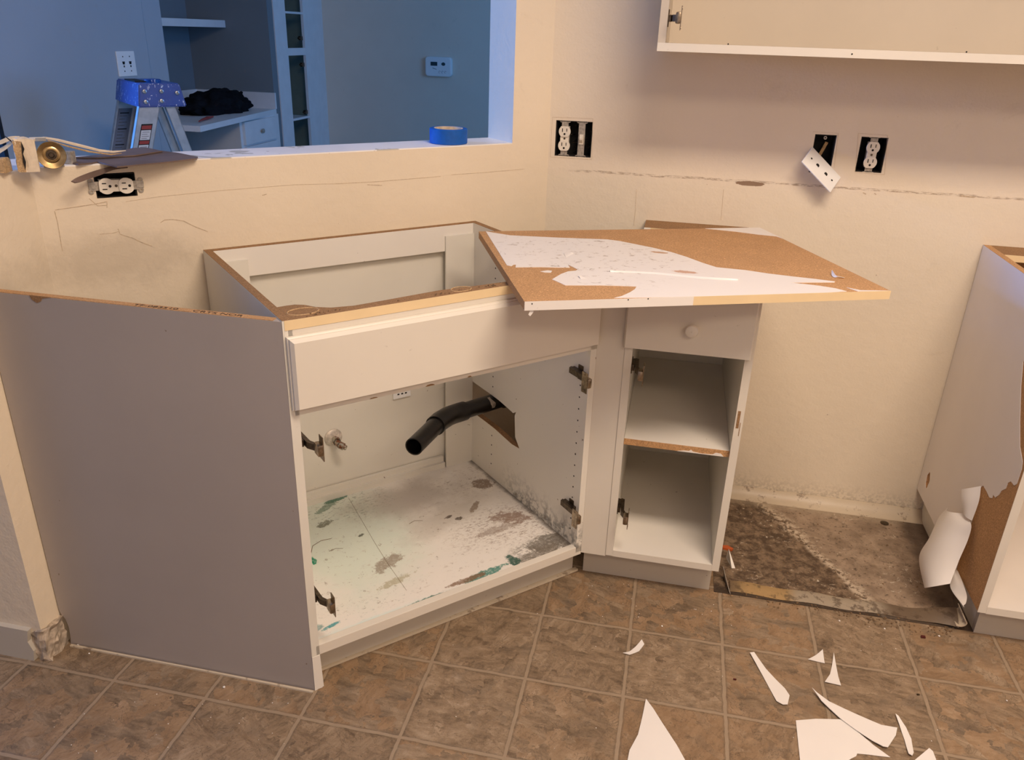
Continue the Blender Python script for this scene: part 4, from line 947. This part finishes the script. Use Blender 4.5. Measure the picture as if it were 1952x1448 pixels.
tag(obj('wood_strip', bm, M['wood_paint'], None), 'short broad cream strip slanting down at the far left end of the ledge', 'wood scrap')
bm = new(); tube(bm, [pw(9, 259, 0.02), pw(20, 268, 0.02), pw(31, 279, 0.02)], [0.0008, 0.0015, 0.0016], 8)
tag(obj('nail', bm, M['metal_dark'], None), 'dark slanting nail sticking out left of the wood block', 'nail')

# brown hardboard sheets
def cp(x, y): return (x/4.88, 230+y/4.88)
def sheet(name, pts, z, label, th=0.003):
    bm = new(); prism(bm, [atz(*cp(*p), z) for p in pts], (0, 0, th)); return tag(obj(name, bm, M['brown_sheet'], None), label, 'board scrap')
sheet('hardboard_sheet', [(690, 350), (1000, 318), (1240, 262), (1360, 258), (1510, 290), (1260, 330), (900, 352)], ZL+0.0045, 'upper dark brown hardboard scrap, farther one of two on the ledge below the ladder', 0.0025)
hb = sheet('hardboard_sheet', [(600, 383), (690, 352), (1000, 345), (1240, 325), (1510, 290), (1660, 310), (1842, 347), (1830, 362), (1500, 400), (1090, 438), (1030, 422), (905, 392), (860, 402), (730, 415), (680, 405)], ZL+0.0005, 'large jagged dark brown hardboard sheet overhanging the ledge above the sideways socket')
def ov(px, py, off): return atp(px, py, (XL, XL+KB-off, 0), (1, -1, 0))
a = [ov(*cp(1130, 410), -0.004), ov(*cp(1030, 424), 0.01), ov(*cp(900, 460), 0.03), ov(*cp(790, 498), 0.055), ov(*cp(712, 530), 0.075), ov(*cp(662, 561), 0.085)]
b2 = [ov(*cp(1190, 432), 0.002), ov(*cp(1070, 452), 0.012), ov(*cp(930, 507), 0.03), ov(*cp(820, 545), 0.055), ov(*cp(750, 570), 0.075), ov(*cp(700, 572), 0.085)]
bm = new(); loft(bm, a, b2, 3, (0, 0, 0), 0.0028); o = obj('hanging_strip', bm, M['brown_sheet'], hb)

# ================================================================ FLOOR LITTER
def fpoly(name, pts, label, z=0.0012, lift=0.0, th=0.0009, mat='laminate'):
    P = [atz(px, py, z) for px, py in pts]
    n = len(P); bm = new(); prism(bm, P, (0, 0, th))
    if lift:
        bmesh.ops.triangulate(bm, faces=bm.faces[:])
        bmesh.ops.subdivide_edges(bm, edges=bm.edges[:], cuts=3, use_grid_fill=True)
        c = sum(P, Vector())/n; r = max((p-c).length for p in P)
        ax = max(((p-c) for p in P), key=lambda v: v.length).normalized()
        for v in bm.verts:
            s_ = (v.co-c).dot(ax)/r
            v.co.z += lift*s_*s_
    return tag(obj(name, bm, M[mat], None), label, 'laminate scrap')
fpoly('laminate_scrap', [(1231, 1334), (1245, 1352), (1262, 1378), (1290, 1420), (1318, 1470), (1330, 1510), (1180, 1510), (1196, 1450), (1200, 1430), (1216, 1400), (1224, 1368)], 'large pointed white laminate scrap at the bottom edge, left of the others', lift=0.008)
fpoly('laminate_scrap', [(1429, 1246), (1437, 1245), (1460, 1275), (1478, 1294), (1496, 1312), (1505, 1326), (1501, 1344), (1492, 1344), (1480, 1337), (1470, 1318), (1455, 1290), (1440, 1264)], 'knife-shaped white laminate scrap alone on a single floor tile', lift=0.004)
fpoly('laminate_scrap', [(1517, 1373), (1555, 1370), (1605, 1371), (1632, 1392), (1665, 1420), (1697, 1443), (1678, 1441), (1655, 1438), (1634, 1436), (1632, 1441), (1622, 1446), (1616, 1450), (1612, 1460), (1700, 1500), (1530, 1500), (1524, 1440)], 'biggest white laminate scrap, square cut on its left side', lift=0.0)
fpoly('laminate_scrap', [(1547, 1314), (1556, 1322), (1580, 1338), (1630, 1360), (1680, 1382), (1710, 1388), (1707, 1403), (1692, 1426), (1683, 1424), (1662, 1412), (1630, 1390), (1600, 1368), (1566, 1338)], 'long spike-shaped white scrap resting over the biggest one', z=0.004, lift=0.006)
fpoly('laminate_scrap', [(1589, 1245), (1594, 1270), (1598, 1290), (1603, 1307), (1572, 1300), (1582, 1285), (1586, 1268)], 'small flared white scrap with its point towards the wall', lift=0.003)
fpoly('laminate_scrap', [(1540, 1257), (1556, 1248), (1568, 1239), (1572, 1264), (1562, 1262)], 'little triangular white scrap on a grout line', lift=0.003)
fpoly('laminate_scrap', [(1187, 1246), (1200, 1242), (1212, 1232), (1223, 1221), (1228, 1229), (1218, 1241), (1200, 1249)], 'narrow bent white scrap nearest to the drawer cabinet', lift=0.004)
fpoly('laminate_scrap', [(1706, 1363), (1712, 1367), (1727, 1387), (1737, 1408), (1741, 1436), (1738, 1443), (1731, 1438), (1724, 1410), (1714, 1382)], 'slim curved white scrap right of the spike-shaped one', lift=0.005)
fpoly('laminate_scrap', [(1744, 1448), (1771, 1426), (1778, 1432), (1786, 1452), (1800, 1500), (1740, 1500)], 'white laminate scrap cut off by the bottom edge, rightmost of all', lift=0.002)

random.seed(21)
bm = new()
for k in range(80):
    px, py = random.choice([(random.uniform(860, 1900), random.uniform(1120, 1440)), (random.uniform(100, 560), random.uniform(1320, 1440)), (random.uniform(1100, 1400), random.uniform(1100, 1180))])
    p = atz(px, py, 0.0006); r = random.uniform(0.0006, 0.0016)
    lathe(bm, [(0, 0.0001), (0.0001, r), (0.0006, r*0.7), (0.0007, 0.0001)], p, (random.uniform(-.3, .3), random.uniform(-.3, .3), 1), 5)
tag(obj('floor_crumbs', bm, M['laminate'], None), 'pale crumbs and grit scattered over the tile floor', 'debris', kind='stuff')
bm = new()
for k in range(420):
    if k % 3: px, py = random.uniform(1375, 1820), 0; py = 1105 + (px-1390)*0.20 + random.gauss(14, 9)
    else: px, py = random.uniform(1400, 1800), random.uniform(965, 1120)
    p = atz(px, py, 0.0015); r = random.uniform(0.0008, 0.0032)
    if p.x > 1.04 or p.x < 0.45: continue
    lathe(bm, [(0, 0.0001), (0.0002, r), (r*0.6, r*0.6), (r*0.7, 0.0001)], p, (random.uniform(-.5, .5), random.uniform(-.5, .5), 1), 5)
tag(obj('dirt_crumbs', bm, M['dirtwood'], None), 'dark rotted dirt crumbs scattered over the stained bay subfloor', 'debris', kind='stuff')
bm = new()
for px, py in ((138, 1224), (148, 1230), (152, 1234), (170, 1245), (427, 1309), (1262, 1193), (1790, 1212), (1600, 1183), (1919, 1335), (1686, 1198)):
    p = atz(px, py, 0.0012); r = random.uniform(0.002, 0.0035)
    lathe(bm, [(0, 0.0001), (0.0003, r), (r*0.8, r*0.5), (r, 0.0001)], p, (0.3, 0.1, 1), 6)
tag(obj('plaster_chips', bm, M['laminate'], None), 'little white plaster chips on the floor beside the walls', 'debris', kind='stuff')

for px, py, r, lb in ((1760, 1215, 0.0055, 'dark red crumb on the tile in front of the right cabinet'), (1401, 1295, 0.0032, 'dark red crumb left of the knife-shaped scrap'), (1750, 1324, 0.003, 'tiny black crumb on the tile right of the spike-shaped scrap')):
    p = atz(px, py, 0.001); bm = new(); rough_lump(bm, (-r, -r*.6, 0), (r, r*.6, r*.7), 3, r*0.35, px); t = obj('crumb', bm, M['metal_dark'] if px == 1750 else M['dark_red']); t.location = p; tag(t, lb, 'crumb')

p = atz(1686, 997, 0.002); bm = new(); lathe(bm, [(0, 0.0005), (0, 0.0125), (0.0012, 0.0125), (0.0016, 0.0115), (0.0016, 0.0005)], (0, 0, 0.0003), (0, 0, 1), 28)
t = obj('round_disc', bm, M['metal_dark'], None, True); t.location = p; tag(t, 'coin-sized brown disc on the stained subfloor near the back wall', 'disc')
p = atz(1384, 1046, 0.002); bm = new(); prism(bm, [(-0.010, -0.004, 0), (0.016, -0.008, 0), (0.020, 0.0, 0), (0.004, 0.012, 0), (-0.012, 0.008, 0)], (0, 0, 0.006))
t = obj('plastic_piece', bm, M['rust_red']); t.location = p; tag(t, 'small orange plastic piece beside the drawer cabinet', 'plastic piece')
bm = new(); p0, p1 = atz(1392, 1133, 0.002), atz(1380, 1100, 0.002); loft(bm, [p0, p0.lerp(p1, .5), p1+Vector((0, 0, 0.0))], [p0+Vector((0, 0, 0.004)), p0.lerp(p1, .5)+Vector((-.004, 0, 0.02)), p1+Vector((-.006, 0, 0.036))], 2, (0, 0, 0), 0.0012)
tag(obj('metal_sliver', bm, M['strap']), 'thin upright metal sliver at the foot of the drawer cabinet', 'metal scrap')
bm = new(); p0 = atz(1384, 1062, 0.002); p1 = atz(1394, 1082, 0.002); prism(bm, [p0, p1, p1+Vector((.010, .002, 0)), p0+Vector((.003, 0, .03))], (0.001, -0.001, 0))
tag(obj('laminate_scrap', bm, M['melamine']), 'pale upright shard beside the orange plastic piece', 'laminate scrap')

# lifted vinyl strip in front of the bay, its right end curled up
strip = thing('vinyl_strip', (0, 0, 0), 0, 'grimy cream vinyl strip fronting the stained floor bay, its right end curled up', 'floor trim')
y0 = 0.222
bm = new(); rows = []
N = 60
for i in range(N+1):
    x = 0.478 + (1.045-0.478)*i/N
    t_ = max(0, (i/N-0.80)/0.20); wv = 0.003*math.sin(i*0.35)
    row = []
    for j in range(9):
        s_ = j/8
        y = y0 - 0.008 + 0.044*s_ + wv - 0.02*t_*t_
        z = 0.003 + 0.006*math.sin(s_*math.pi*0.75) + t_**1.5*0.024*(0.4+s_)
        row.append(bm.verts.new((x, y, z)))
    rows.append(row)
for A_, B_ in zip(rows, rows[1:]):
    for j in range(8): bm.faces.new((A_[j], A_[j+1], B_[j+1], B_[j]))
bmesh.ops.solidify(bm, geom=bm.faces[:], thickness=0.0022)
obj('strip_body', bm, M['strip'], strip, True)
bm = new(); e = Vector((1.045, 0.214, 0.022)); rr = []
for i in range(13):
    a = -0.5+i/12*2.9
    rr.append((e.x+0.016*math.sin(a)*0.9, e.z+0.016*(1-math.cos(a))*0.7-0.006))
bm2 = bm
L_ = [Vector((x, 0.197, z)) for x, z in rr]; R_ = [Vector((x-0.006, 0.250, z+0.012)) for x, z in rr]
loft(bm2, L_[::3], R_[::3], 4, (0, 0, 0), 0.002); obj('curled_end', bm2, M['cove'], strip, True)

# ================================================================ STEP LADDER IN THE NEXT ROOM
LA = math.radians(50); LK = Vector((-1.653, 0.977, 0))
lad = thing('step_ladder', LK, LA, 'aluminium step ladder with paint-splashed blue top cap seen through the pass-through', 'ladder')
cz, cw, cl, ch = 1.088, 0.165, 0.32, 0.078     # local x: front to rear, y: across, away from the viewer
bm = new()
lo = [(0, 0), (cw, 0), (cw, cl), (0, cl)]; hi = [(0.014, 0.012), (cw-0.014, 0.012), (cw-0.014, cl-0.012), (0.014, cl-0.012)]
vb = [bm.verts.new((x, y, cz)) for x, y in lo]; vt = [bm.verts.new((x, y, cz+ch)) for x, y in hi]
for i in range(4): bm.faces.new((vb[i], vb[(i+1) % 4], vt[(i+1) % 4], vt[i]))
bm.faces.new(vt); bm.faces.new(vb[::-1])
bmesh.ops.bevel(bm, geom=bm.edges[:], offset=0.004, segments=2, affect='EDGES')
obj('top_cap', bm, M['cap'], lad)
bm = new(); box(bm, (0.022, 0.09, cz+ch), (0.060, 0.23, cz+ch+0.004), 0.001); obj('tray_slot', bm, M['slot'], lad)
bm = new(); lathe(bm, [(0, 0.028), (0.008, 0.028), (0.010, 0.025), (0.010, 0.0005)], (0.085, 0.10, cz+ch), (0, 0, 1), 24); obj('tool_holder', bm, M['cap'], lad, True)
for x, z in ((0.028, 0.052), (0.085, 0.052), (0.138, 0.046), (0.026, 0.018), (0.080, 0.020)):
    bm = new(); yy = 0.012*z/ch
    lathe(bm, [(0.0, 0.0005), (0.0045, 0.0045), (0.0035, 0.007), (0, 0.0078)], (x, yy-0.0002, cz+z), (0, -1, 0), 16)
    for v in bm.verts: pass
    obj('rivet', bm, M['alu'], lad, True)
def channel(x_top, x_bot, y0_, y1_, wdt, open_dir, name, w_fl=0.026):
    """a rail from the cap to the floor: web facing along Y with two flanges"""
    t_ = 0.0022; bm = new()
    def seg(ax0, ax1, ya, yb):
        prism(bm, [(x_top+ax0, ya, cz+0.01), (x_top+ax1, ya, cz+0.01), (x_bot+ax1, ya, 0.0), (x_bot+ax0, ya, 0.0)], (0, yb-ya, 0))
    ya = y0_; yb = y0_+open_dir*w_fl
    seg(0, wdt, ya, ya+open_dir*t_)
    seg(0, t_, ya, yb); seg(wdt-t_, wdt, ya, yb)
    return obj(name, bm, M['alu'], lad)
fx0, fx1 = 0.006, -0.33
channel(fx0, fx1, 0.010, 0, 0.070, 1, 'front_rail')
channel(fx0, fx1, cl-0.010, 0, 0.070, -1, 'front_rail')
rx0, rx1 = 0.092, 0.40
channel(rx0, rx1-0.03, 0.018, 0, 0.034, 1, 'rear_rail', 0.018)
channel(rx0+0.028, rx1, cl-0.018, 0, 0.034, -1, 'rear_rail', 0.018)
for k, z in enumerate((0.84, 0.56, 0.28)):
    f = (cz-z)/cz; xx = fx0 + (fx1-fx0)*f
    bm = new(); box(bm, (xx+0.002, 0.013, z-0.02), (xx+0.072, cl-0.013, z), 0.002); obj('step', bm, M['alu'], lad)
    f2 = (cz-z-0.1)/cz; xr = rx0+0.015+(rx1-rx0)*f2
    bm = new(); tube(bm, [(xr, 0.02, z-0.1), (xr, cl-0.02, z-0.1)], 0.008, 10); obj('brace', bm, M['alu'], lad)
def rail_x(z): return fx0 + (fx1-fx0)*(cz+0.01-z)/(cz+0.01)
def label_on(z0, z1, a, b_, y, mat, name, th=0.0006):
    bm = new(); prism(bm, [(rail_x(z0)+a, y, z0), (rail_x(z0)+b_, y, z0), (rail_x(z1)+b_, y, z1), (rail_x(z1)+a, y, z1)], (0, -th, 0)); return obj(name, bm, mat, lad)
lb = label_on(0.80, 1.032, 0.017, 0.055, 0.0098, M['slot'], 'warning_label')
z = 1.028
for h_, m_ in ((0.016, 'red'), (0.036, 'orange_label'), (0.014, 'red'), (0.042, 'orange_label'), (0.016, 'red'), (0.030, 'orange_label')):
    o = label_on(z-h_+0.002, z-0.001, 0.0195, 0.0525, 0.0091, M[m_], 'label_field', 0.0004); o.parent = lb
    if m_ == 'orange_label':
        for k in range(4):
            zz = z-0.007-k*0.007
            if zz < z-h_+0.006: break
            o2 = label_on(zz-0.0012, zz, 0.024, 0.048-(k % 2)*0.006, 0.0086, M['slot'], 'label_lines', 0.0002); o2.parent = lb
    z -= h_
yin = cl-0.010-0.0022
lb = label_on(0.72, 1.06, 0.010, 0.060, yin-0.0004, simple('grey_instruction_label', (0.16, 0.17, 0.20), 0.6, var=0.05), 'instruction_label')
zz = 1.045; k = 0
while zz > 0.73:
    wide = (k % 5 == 0)
    o = label_on(zz-(0.004 if wide else 0.0018), zz, 0.018, 0.050-((k*7) % 5)*0.003, yin-0.0012, M['slot'] if wide else M['metal_dark'], 'label_lines', 0.0002); o.parent = lb
    zz -= 0.0115; k += 1

# ================================================================ ALCOVE, DESK, PANTRY
op = thing('double_switch_plate', (XD, 1.7445, 1.190), math.radians(90), 'white double phone jack plate on the dining wall above the ladder', 'cover plate')
bm = new(); box(bm, (-0.062, -0.006, -0.052), (0.062, 0.0, 0.052), 0.003); obj('plate', bm, M['white_plastic'], op)
bm = new()
for x in (-0.022, 0.024):
    prism(bm, [(x-0.009, -0.0066, 0.010), (x+0.009, -0.0066, 0.010), (x+0.006, -0.0066, -0.002), (x-0.006, -0.0066, -0.002)], (0, 0.0006, 0)); box(bm, (x-0.003, -0.0066, -0.014), (x+0.004, -0.006, -0.006))
    for z in (0.030, -0.030): cyl(bm, (x, -0.0066, z), (x, -0.006, z), 0.003, seg=10)
obj('jack_openings', bm, M['slot'], op)

desk = thing('built_in_desk', (-2.50, 2.6, 0), 0, 'built-in white desk with drawers in the alcove of the next room', 'desk')
bm = new(); prism(bm, [(-2.766, 2.070, 0.872), (-2.118, 2.070, 0.872), (-2.236, 3.096, 0.872), (-2.766, 3.096, 0.872)], (0, 0, 0.028)); bm.verts.ensure_lookup_table()
o = obj('desktop', bm, M['white_cab'], desk); o.data.transform(Matrix.Translation((2.5, -2.6, 0)))
def dk(name, lo_, hi_, mat, bev=0.0, par=None):
    bm = new(); box(bm, [a-b_ for a, b_ in zip(lo_, (-2.5, 2.6, 0))], [a-b_ for a, b_ in zip(hi_, (-2.5, 2.6, 0))], bev); return obj(name, bm, mat, par or desk)
dk('side_splash', (-2.765, 3.082, 0.900), (-2.232, 3.098, 0.992), M['white_cab'])
dk('back_splash', (-2.768, 2.07, 0.900), (-2.752, 3.082, 0.992), M['white_cab'])
dk('drawer_case', (-2.75, 2.63, 0.08), (-2.226, 3.095, 0.872), M['white_cab'])
for z0_, z1_ in ((0.735, 0.862), (0.56, 0.725), (0.36, 0.55), (0.11, 0.35)):
    d_ = dk('drawer_front', (-2.226, 2.655, z0_), (-2.208, 3.025, z1_), M['white_cab'], 0.002)
    bm = new(); lathe(bm, [(0, 0.005), (0.008, 0.005), (0.012, 0.013), (0.018, 0.013), (0.021, 0.0005)], (0.292, 0.235, (z0_+z1_)/2), (1, 0, 0), 16); obj('knob', bm, M['strap'], d_, True)
dk('back_board', (-2.76, 2.07, 0.0), (-2.74, 2.63, 0.872), M['brown_sheet'])
bm = new(); bmesh.ops.create_icosphere(bm, subdivisions=5, radius=1.0)
for v in bm.verts:
    c = v.co.copy(); nz = mnoise.noise(c*1.6+Vector((3, 1, 0)))*0.30 + mnoise.noise(c*4.5)*0.14 + 0.06*math.sin(c.x*9+c.y*6+4*mnoise.noise(c*2))
    v.co = Vector((c.x*0.16*(1+nz), c.y*0.25*(1+nz), max(0.0, (c.z*0.085 + 0.025)*(1+1.2*nz))))
t = obj('black_cloth', bm, M['cloth'], None, True); t.location = (-2.44, 2.76, 0.9005); tag(t, 'crumpled black cloth heaped on the alcove desk', 'cloth')
bm = new(); tube(bm, [(-2.19, 2.18, 0.909), (-2.22, 2.26, 0.909), (-2.24, 2.34, 0.910), (-2.255, 2.42, 0.909)], [0.003, 0.006, 0.008, 0.004], 8)
tag(obj('red_tool', bm, M['red'], None, True), 'thin red-handled tool near the front edge of the alcove desk', 'tool')

sh_ = thing('alcove_shelf', (-2.64, 2.58, 1.366), 0, 'thick white shelf high on the alcove wall above the desk', 'shelf')
bm = new(); box(bm, (-0.13, -0.505, -0.020), (0.12, 0.518, 0.020), 0.002); obj('shelf_board', bm, M['white_cab'], sh_)

pan = thing('pantry_cabinet', (-2.24, 3.17, 0), 0, 'tall white pantry face frame with missing doors at the back of the next room', 'cabinet')
bm = new(); box(bm, (-0.018, 0.0, 0.0), (0, 0.150, 2.2)); obj('face_stile', bm, M['white_cab'], pan)
bm = new(); box(bm, (-0.018, 0.395, 0.0), (0, 0.565, 2.2)); obj('face_stile', bm, M['white_cab'], pan)
for z0_, z1_, n_ in ((1.437, 1.449, 'shelf'), (1.197, 1.240, 'face_rail'), (0.808, 0.822, 'shelf'), (0.0, 0.1, 'face_rail')):
    bm = new(); box(bm, (-0.018 if n_ == 'face_rail' else -0.40, 0.150, z0_), (-0.001, 0.395, z1_)); obj(n_, bm, M['white_cab'], pan)
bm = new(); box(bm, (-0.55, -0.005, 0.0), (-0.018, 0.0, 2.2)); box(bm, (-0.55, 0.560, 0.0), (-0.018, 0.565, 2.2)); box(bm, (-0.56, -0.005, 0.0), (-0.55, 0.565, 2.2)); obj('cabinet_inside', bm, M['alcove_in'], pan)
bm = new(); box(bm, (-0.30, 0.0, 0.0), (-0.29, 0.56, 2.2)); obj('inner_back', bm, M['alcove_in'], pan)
for px, py in ((583, 73), (588, 123), (593, 213)):
    q = atp(px, py, (-2.24, 0, 0), (1, 0, 0)); bm = new()
    box(bm, (-0.030, 0.362, q.z-0.012), (-0.012, 0.394, q.z+0.012), 0.002); box(bm, (-0.030, 0.350, q.z-0.004), (-0.016, 0.365, q.z+0.004), 0.001); obj('hinge', bm, M['metal_dark'], pan)

th = thing('thermostat', (-1.436, 3.90, 1.147), 0, 'small white wall thermostat with dark display on the far wall', 'thermostat')
bm = new(); pp = []
for sx_, sz_, a0_ in ((1, 1, 0), (-1, 1, 90), (-1, -1, 180), (1, -1, 270)):
    for k_ in range(6):
        a_ = math.radians(a0_+k_*18); pp.append((sx_*0.070+0.022*math.cos(a_), sz_*0.042+0.020*math.sin(a_)))
rr_ = []
for y_, f_ in ((-0.001, 1.0), (-0.026, 1.0), (-0.032, 0.965), (-0.034, 0.90)): rr_.append([bm.verts.new((x_*f_, y_, z_*f_)) for x_, z_ in pp])
for A_, B_ in zip(rr_, rr_[1:]):
    for k_ in range(len(pp)): bm.faces.new((A_[k_], A_[(k_+1) % len(pp)], B_[(k_+1) % len(pp)], B_[k_]))
bm.faces.new(rr_[0]); bm.faces.new(rr_[-1])
obj('case', bm, M['white_plastic'], th)
bm = new(); box(bm, (-0.052, -0.0352, 0.006), (-0.006, -0.034, 0.030)); obj('display', bm, M['lcd'], th)
bm = new(); lathe(bm, [(0, 0.0005), (0.003, 0.010), (0, 0.014)], (0.036, -0.034, 0.018), (0, -1, 0), 20)
for v in bm.verts: v.co.z = 0.018+(v.co.z-0.018)*0.75
obj('button', bm, M['lcd'], th)
bm = new()
prism(bm, [(-0.040, -0.0345, -0.006), (-0.012, -0.0345, -0.015), (-0.010, -0.0345, -0.018), (-0.038, -0.0345, -0.010)], (0, 0.0005, 0))
for x in (0.010, 0.030, 0.050): tube(bm, [(x+0.006*math.cos(a), -0.0345, -0.032+0.007*math.sin(a)) for a in (0.3, 1.2, 2.1, 3.0, 3.9, 4.8)], 0.0008, 5)
obj('printed_marks', bm, M['lcd'], th)

# fine cracks and scratches in the paint of the pass-through wall
def crack(pts, w=0.0006, plane=((X0B, YB, 0), (1, -1, 0))):
    n = Vector(plane[1]).normalized(); bm = new()
    P = [atp(px, py, Vector(plane[0])+n*0.0003, n) for px, py in pts]
    for a_, b_ in zip(P, P[1:]):
        d = (b_-a_).normalized(); s_ = d.cross(n)*w
        prism(bm, [a_-s_, b_-s_*0.8, b_+s_*0.8, a_+s_], n*0.0003)
    return bm
M['crack'] = simple('crack_brown', (0.55, 0.43, 0.29), 0.8, var=0.2, sc=200)
wl = bpy.data.objects['wall_pass_through']; wk = bpy.data.objects['wall_back']; wf = bpy.data.objects['wall_left']
for pts, w in (([(104, 402), (110, 425), (114, 450), (119, 478)], 0.0006), ([(225, 436), (229, 446), (240, 450), (252, 453), (268, 461), (290, 469)], 0.0007), ([(190, 446), (215, 444), (226, 441)], 0.0004),
               ([(306, 424), (314, 419), (330, 418), (350, 421), (372, 432), (396, 441)], 0.0007), ([(105, 400), (140, 395), (180, 389), (204, 384)], 0.0007), ([(204, 384), (204, 396)], 0.0006), ([(170, 378), (186, 392), (204, 391)], 0.0006),
               ([(240, 384), (300, 375), (420, 363), (560, 352), (640, 350)], 0.0003), ([(640, 350), (720, 346), (840, 336)], 0.0005), ([(860, 333), (930, 328), (1000, 322)], 0.0004), ([(500, 372), (508, 370)], 0.0009), ([(700, 352), (728, 353)], 0.0008)):
    o = obj('paint_crack', crack(pts, w), M['crack'], wl)
mloc = (Matrix.Translation(F0) @ Matrix.Rotation(RZ, 4, 'Z')).inverted()
for pts, w in (([(664, 948), (690, 992), (712, 1030), (738, 1072), (775, 1125)], 0.00028), ([(592, 1058), (596, 1040), (612, 1030), (632, 1026)], 0.0008), ([(628, 1050), (640, 1045), (654, 1045)], 0.0006), ([(780, 998), (790, 992), (806, 992)], 0.0006)):
    bm = crack(pts, w, ((0, 0, 0.1201), (0, 0, 1))); bm.transform(mloc); obj('floor_scratch', bm, M['dirtwood'], sink)
bp_ = ((0, YB, 0), (0, -1, 0))
for pts, w in (([(1033, 322), (1032, 345), (1028, 375)], 0.0008), ([(1213, 360), (1211, 400), (1208, 430)], 0.0004), ([(1379, 361), (1377, 390), (1374, 420)], 0.0004), ([(1053, 223), (1130, 226), (1128, 304), (1049, 299), (1053, 223)], 0.0003), ([(1636, 254), (1692, 258), (1686, 333), (1630, 328), (1636, 254)], 0.0003), ([(1550, 251), (1598, 254), (1590, 320)], 0.0003), ([(1645, 367), (1651, 370)], 0.0013), ([(1667, 368), (1670, 371)], 0.0012), ([(1829, 373), (1858, 376)], 0.0018)):
    o = obj('paint_crack', crack(pts, w, bp_), M['crack'], wk)
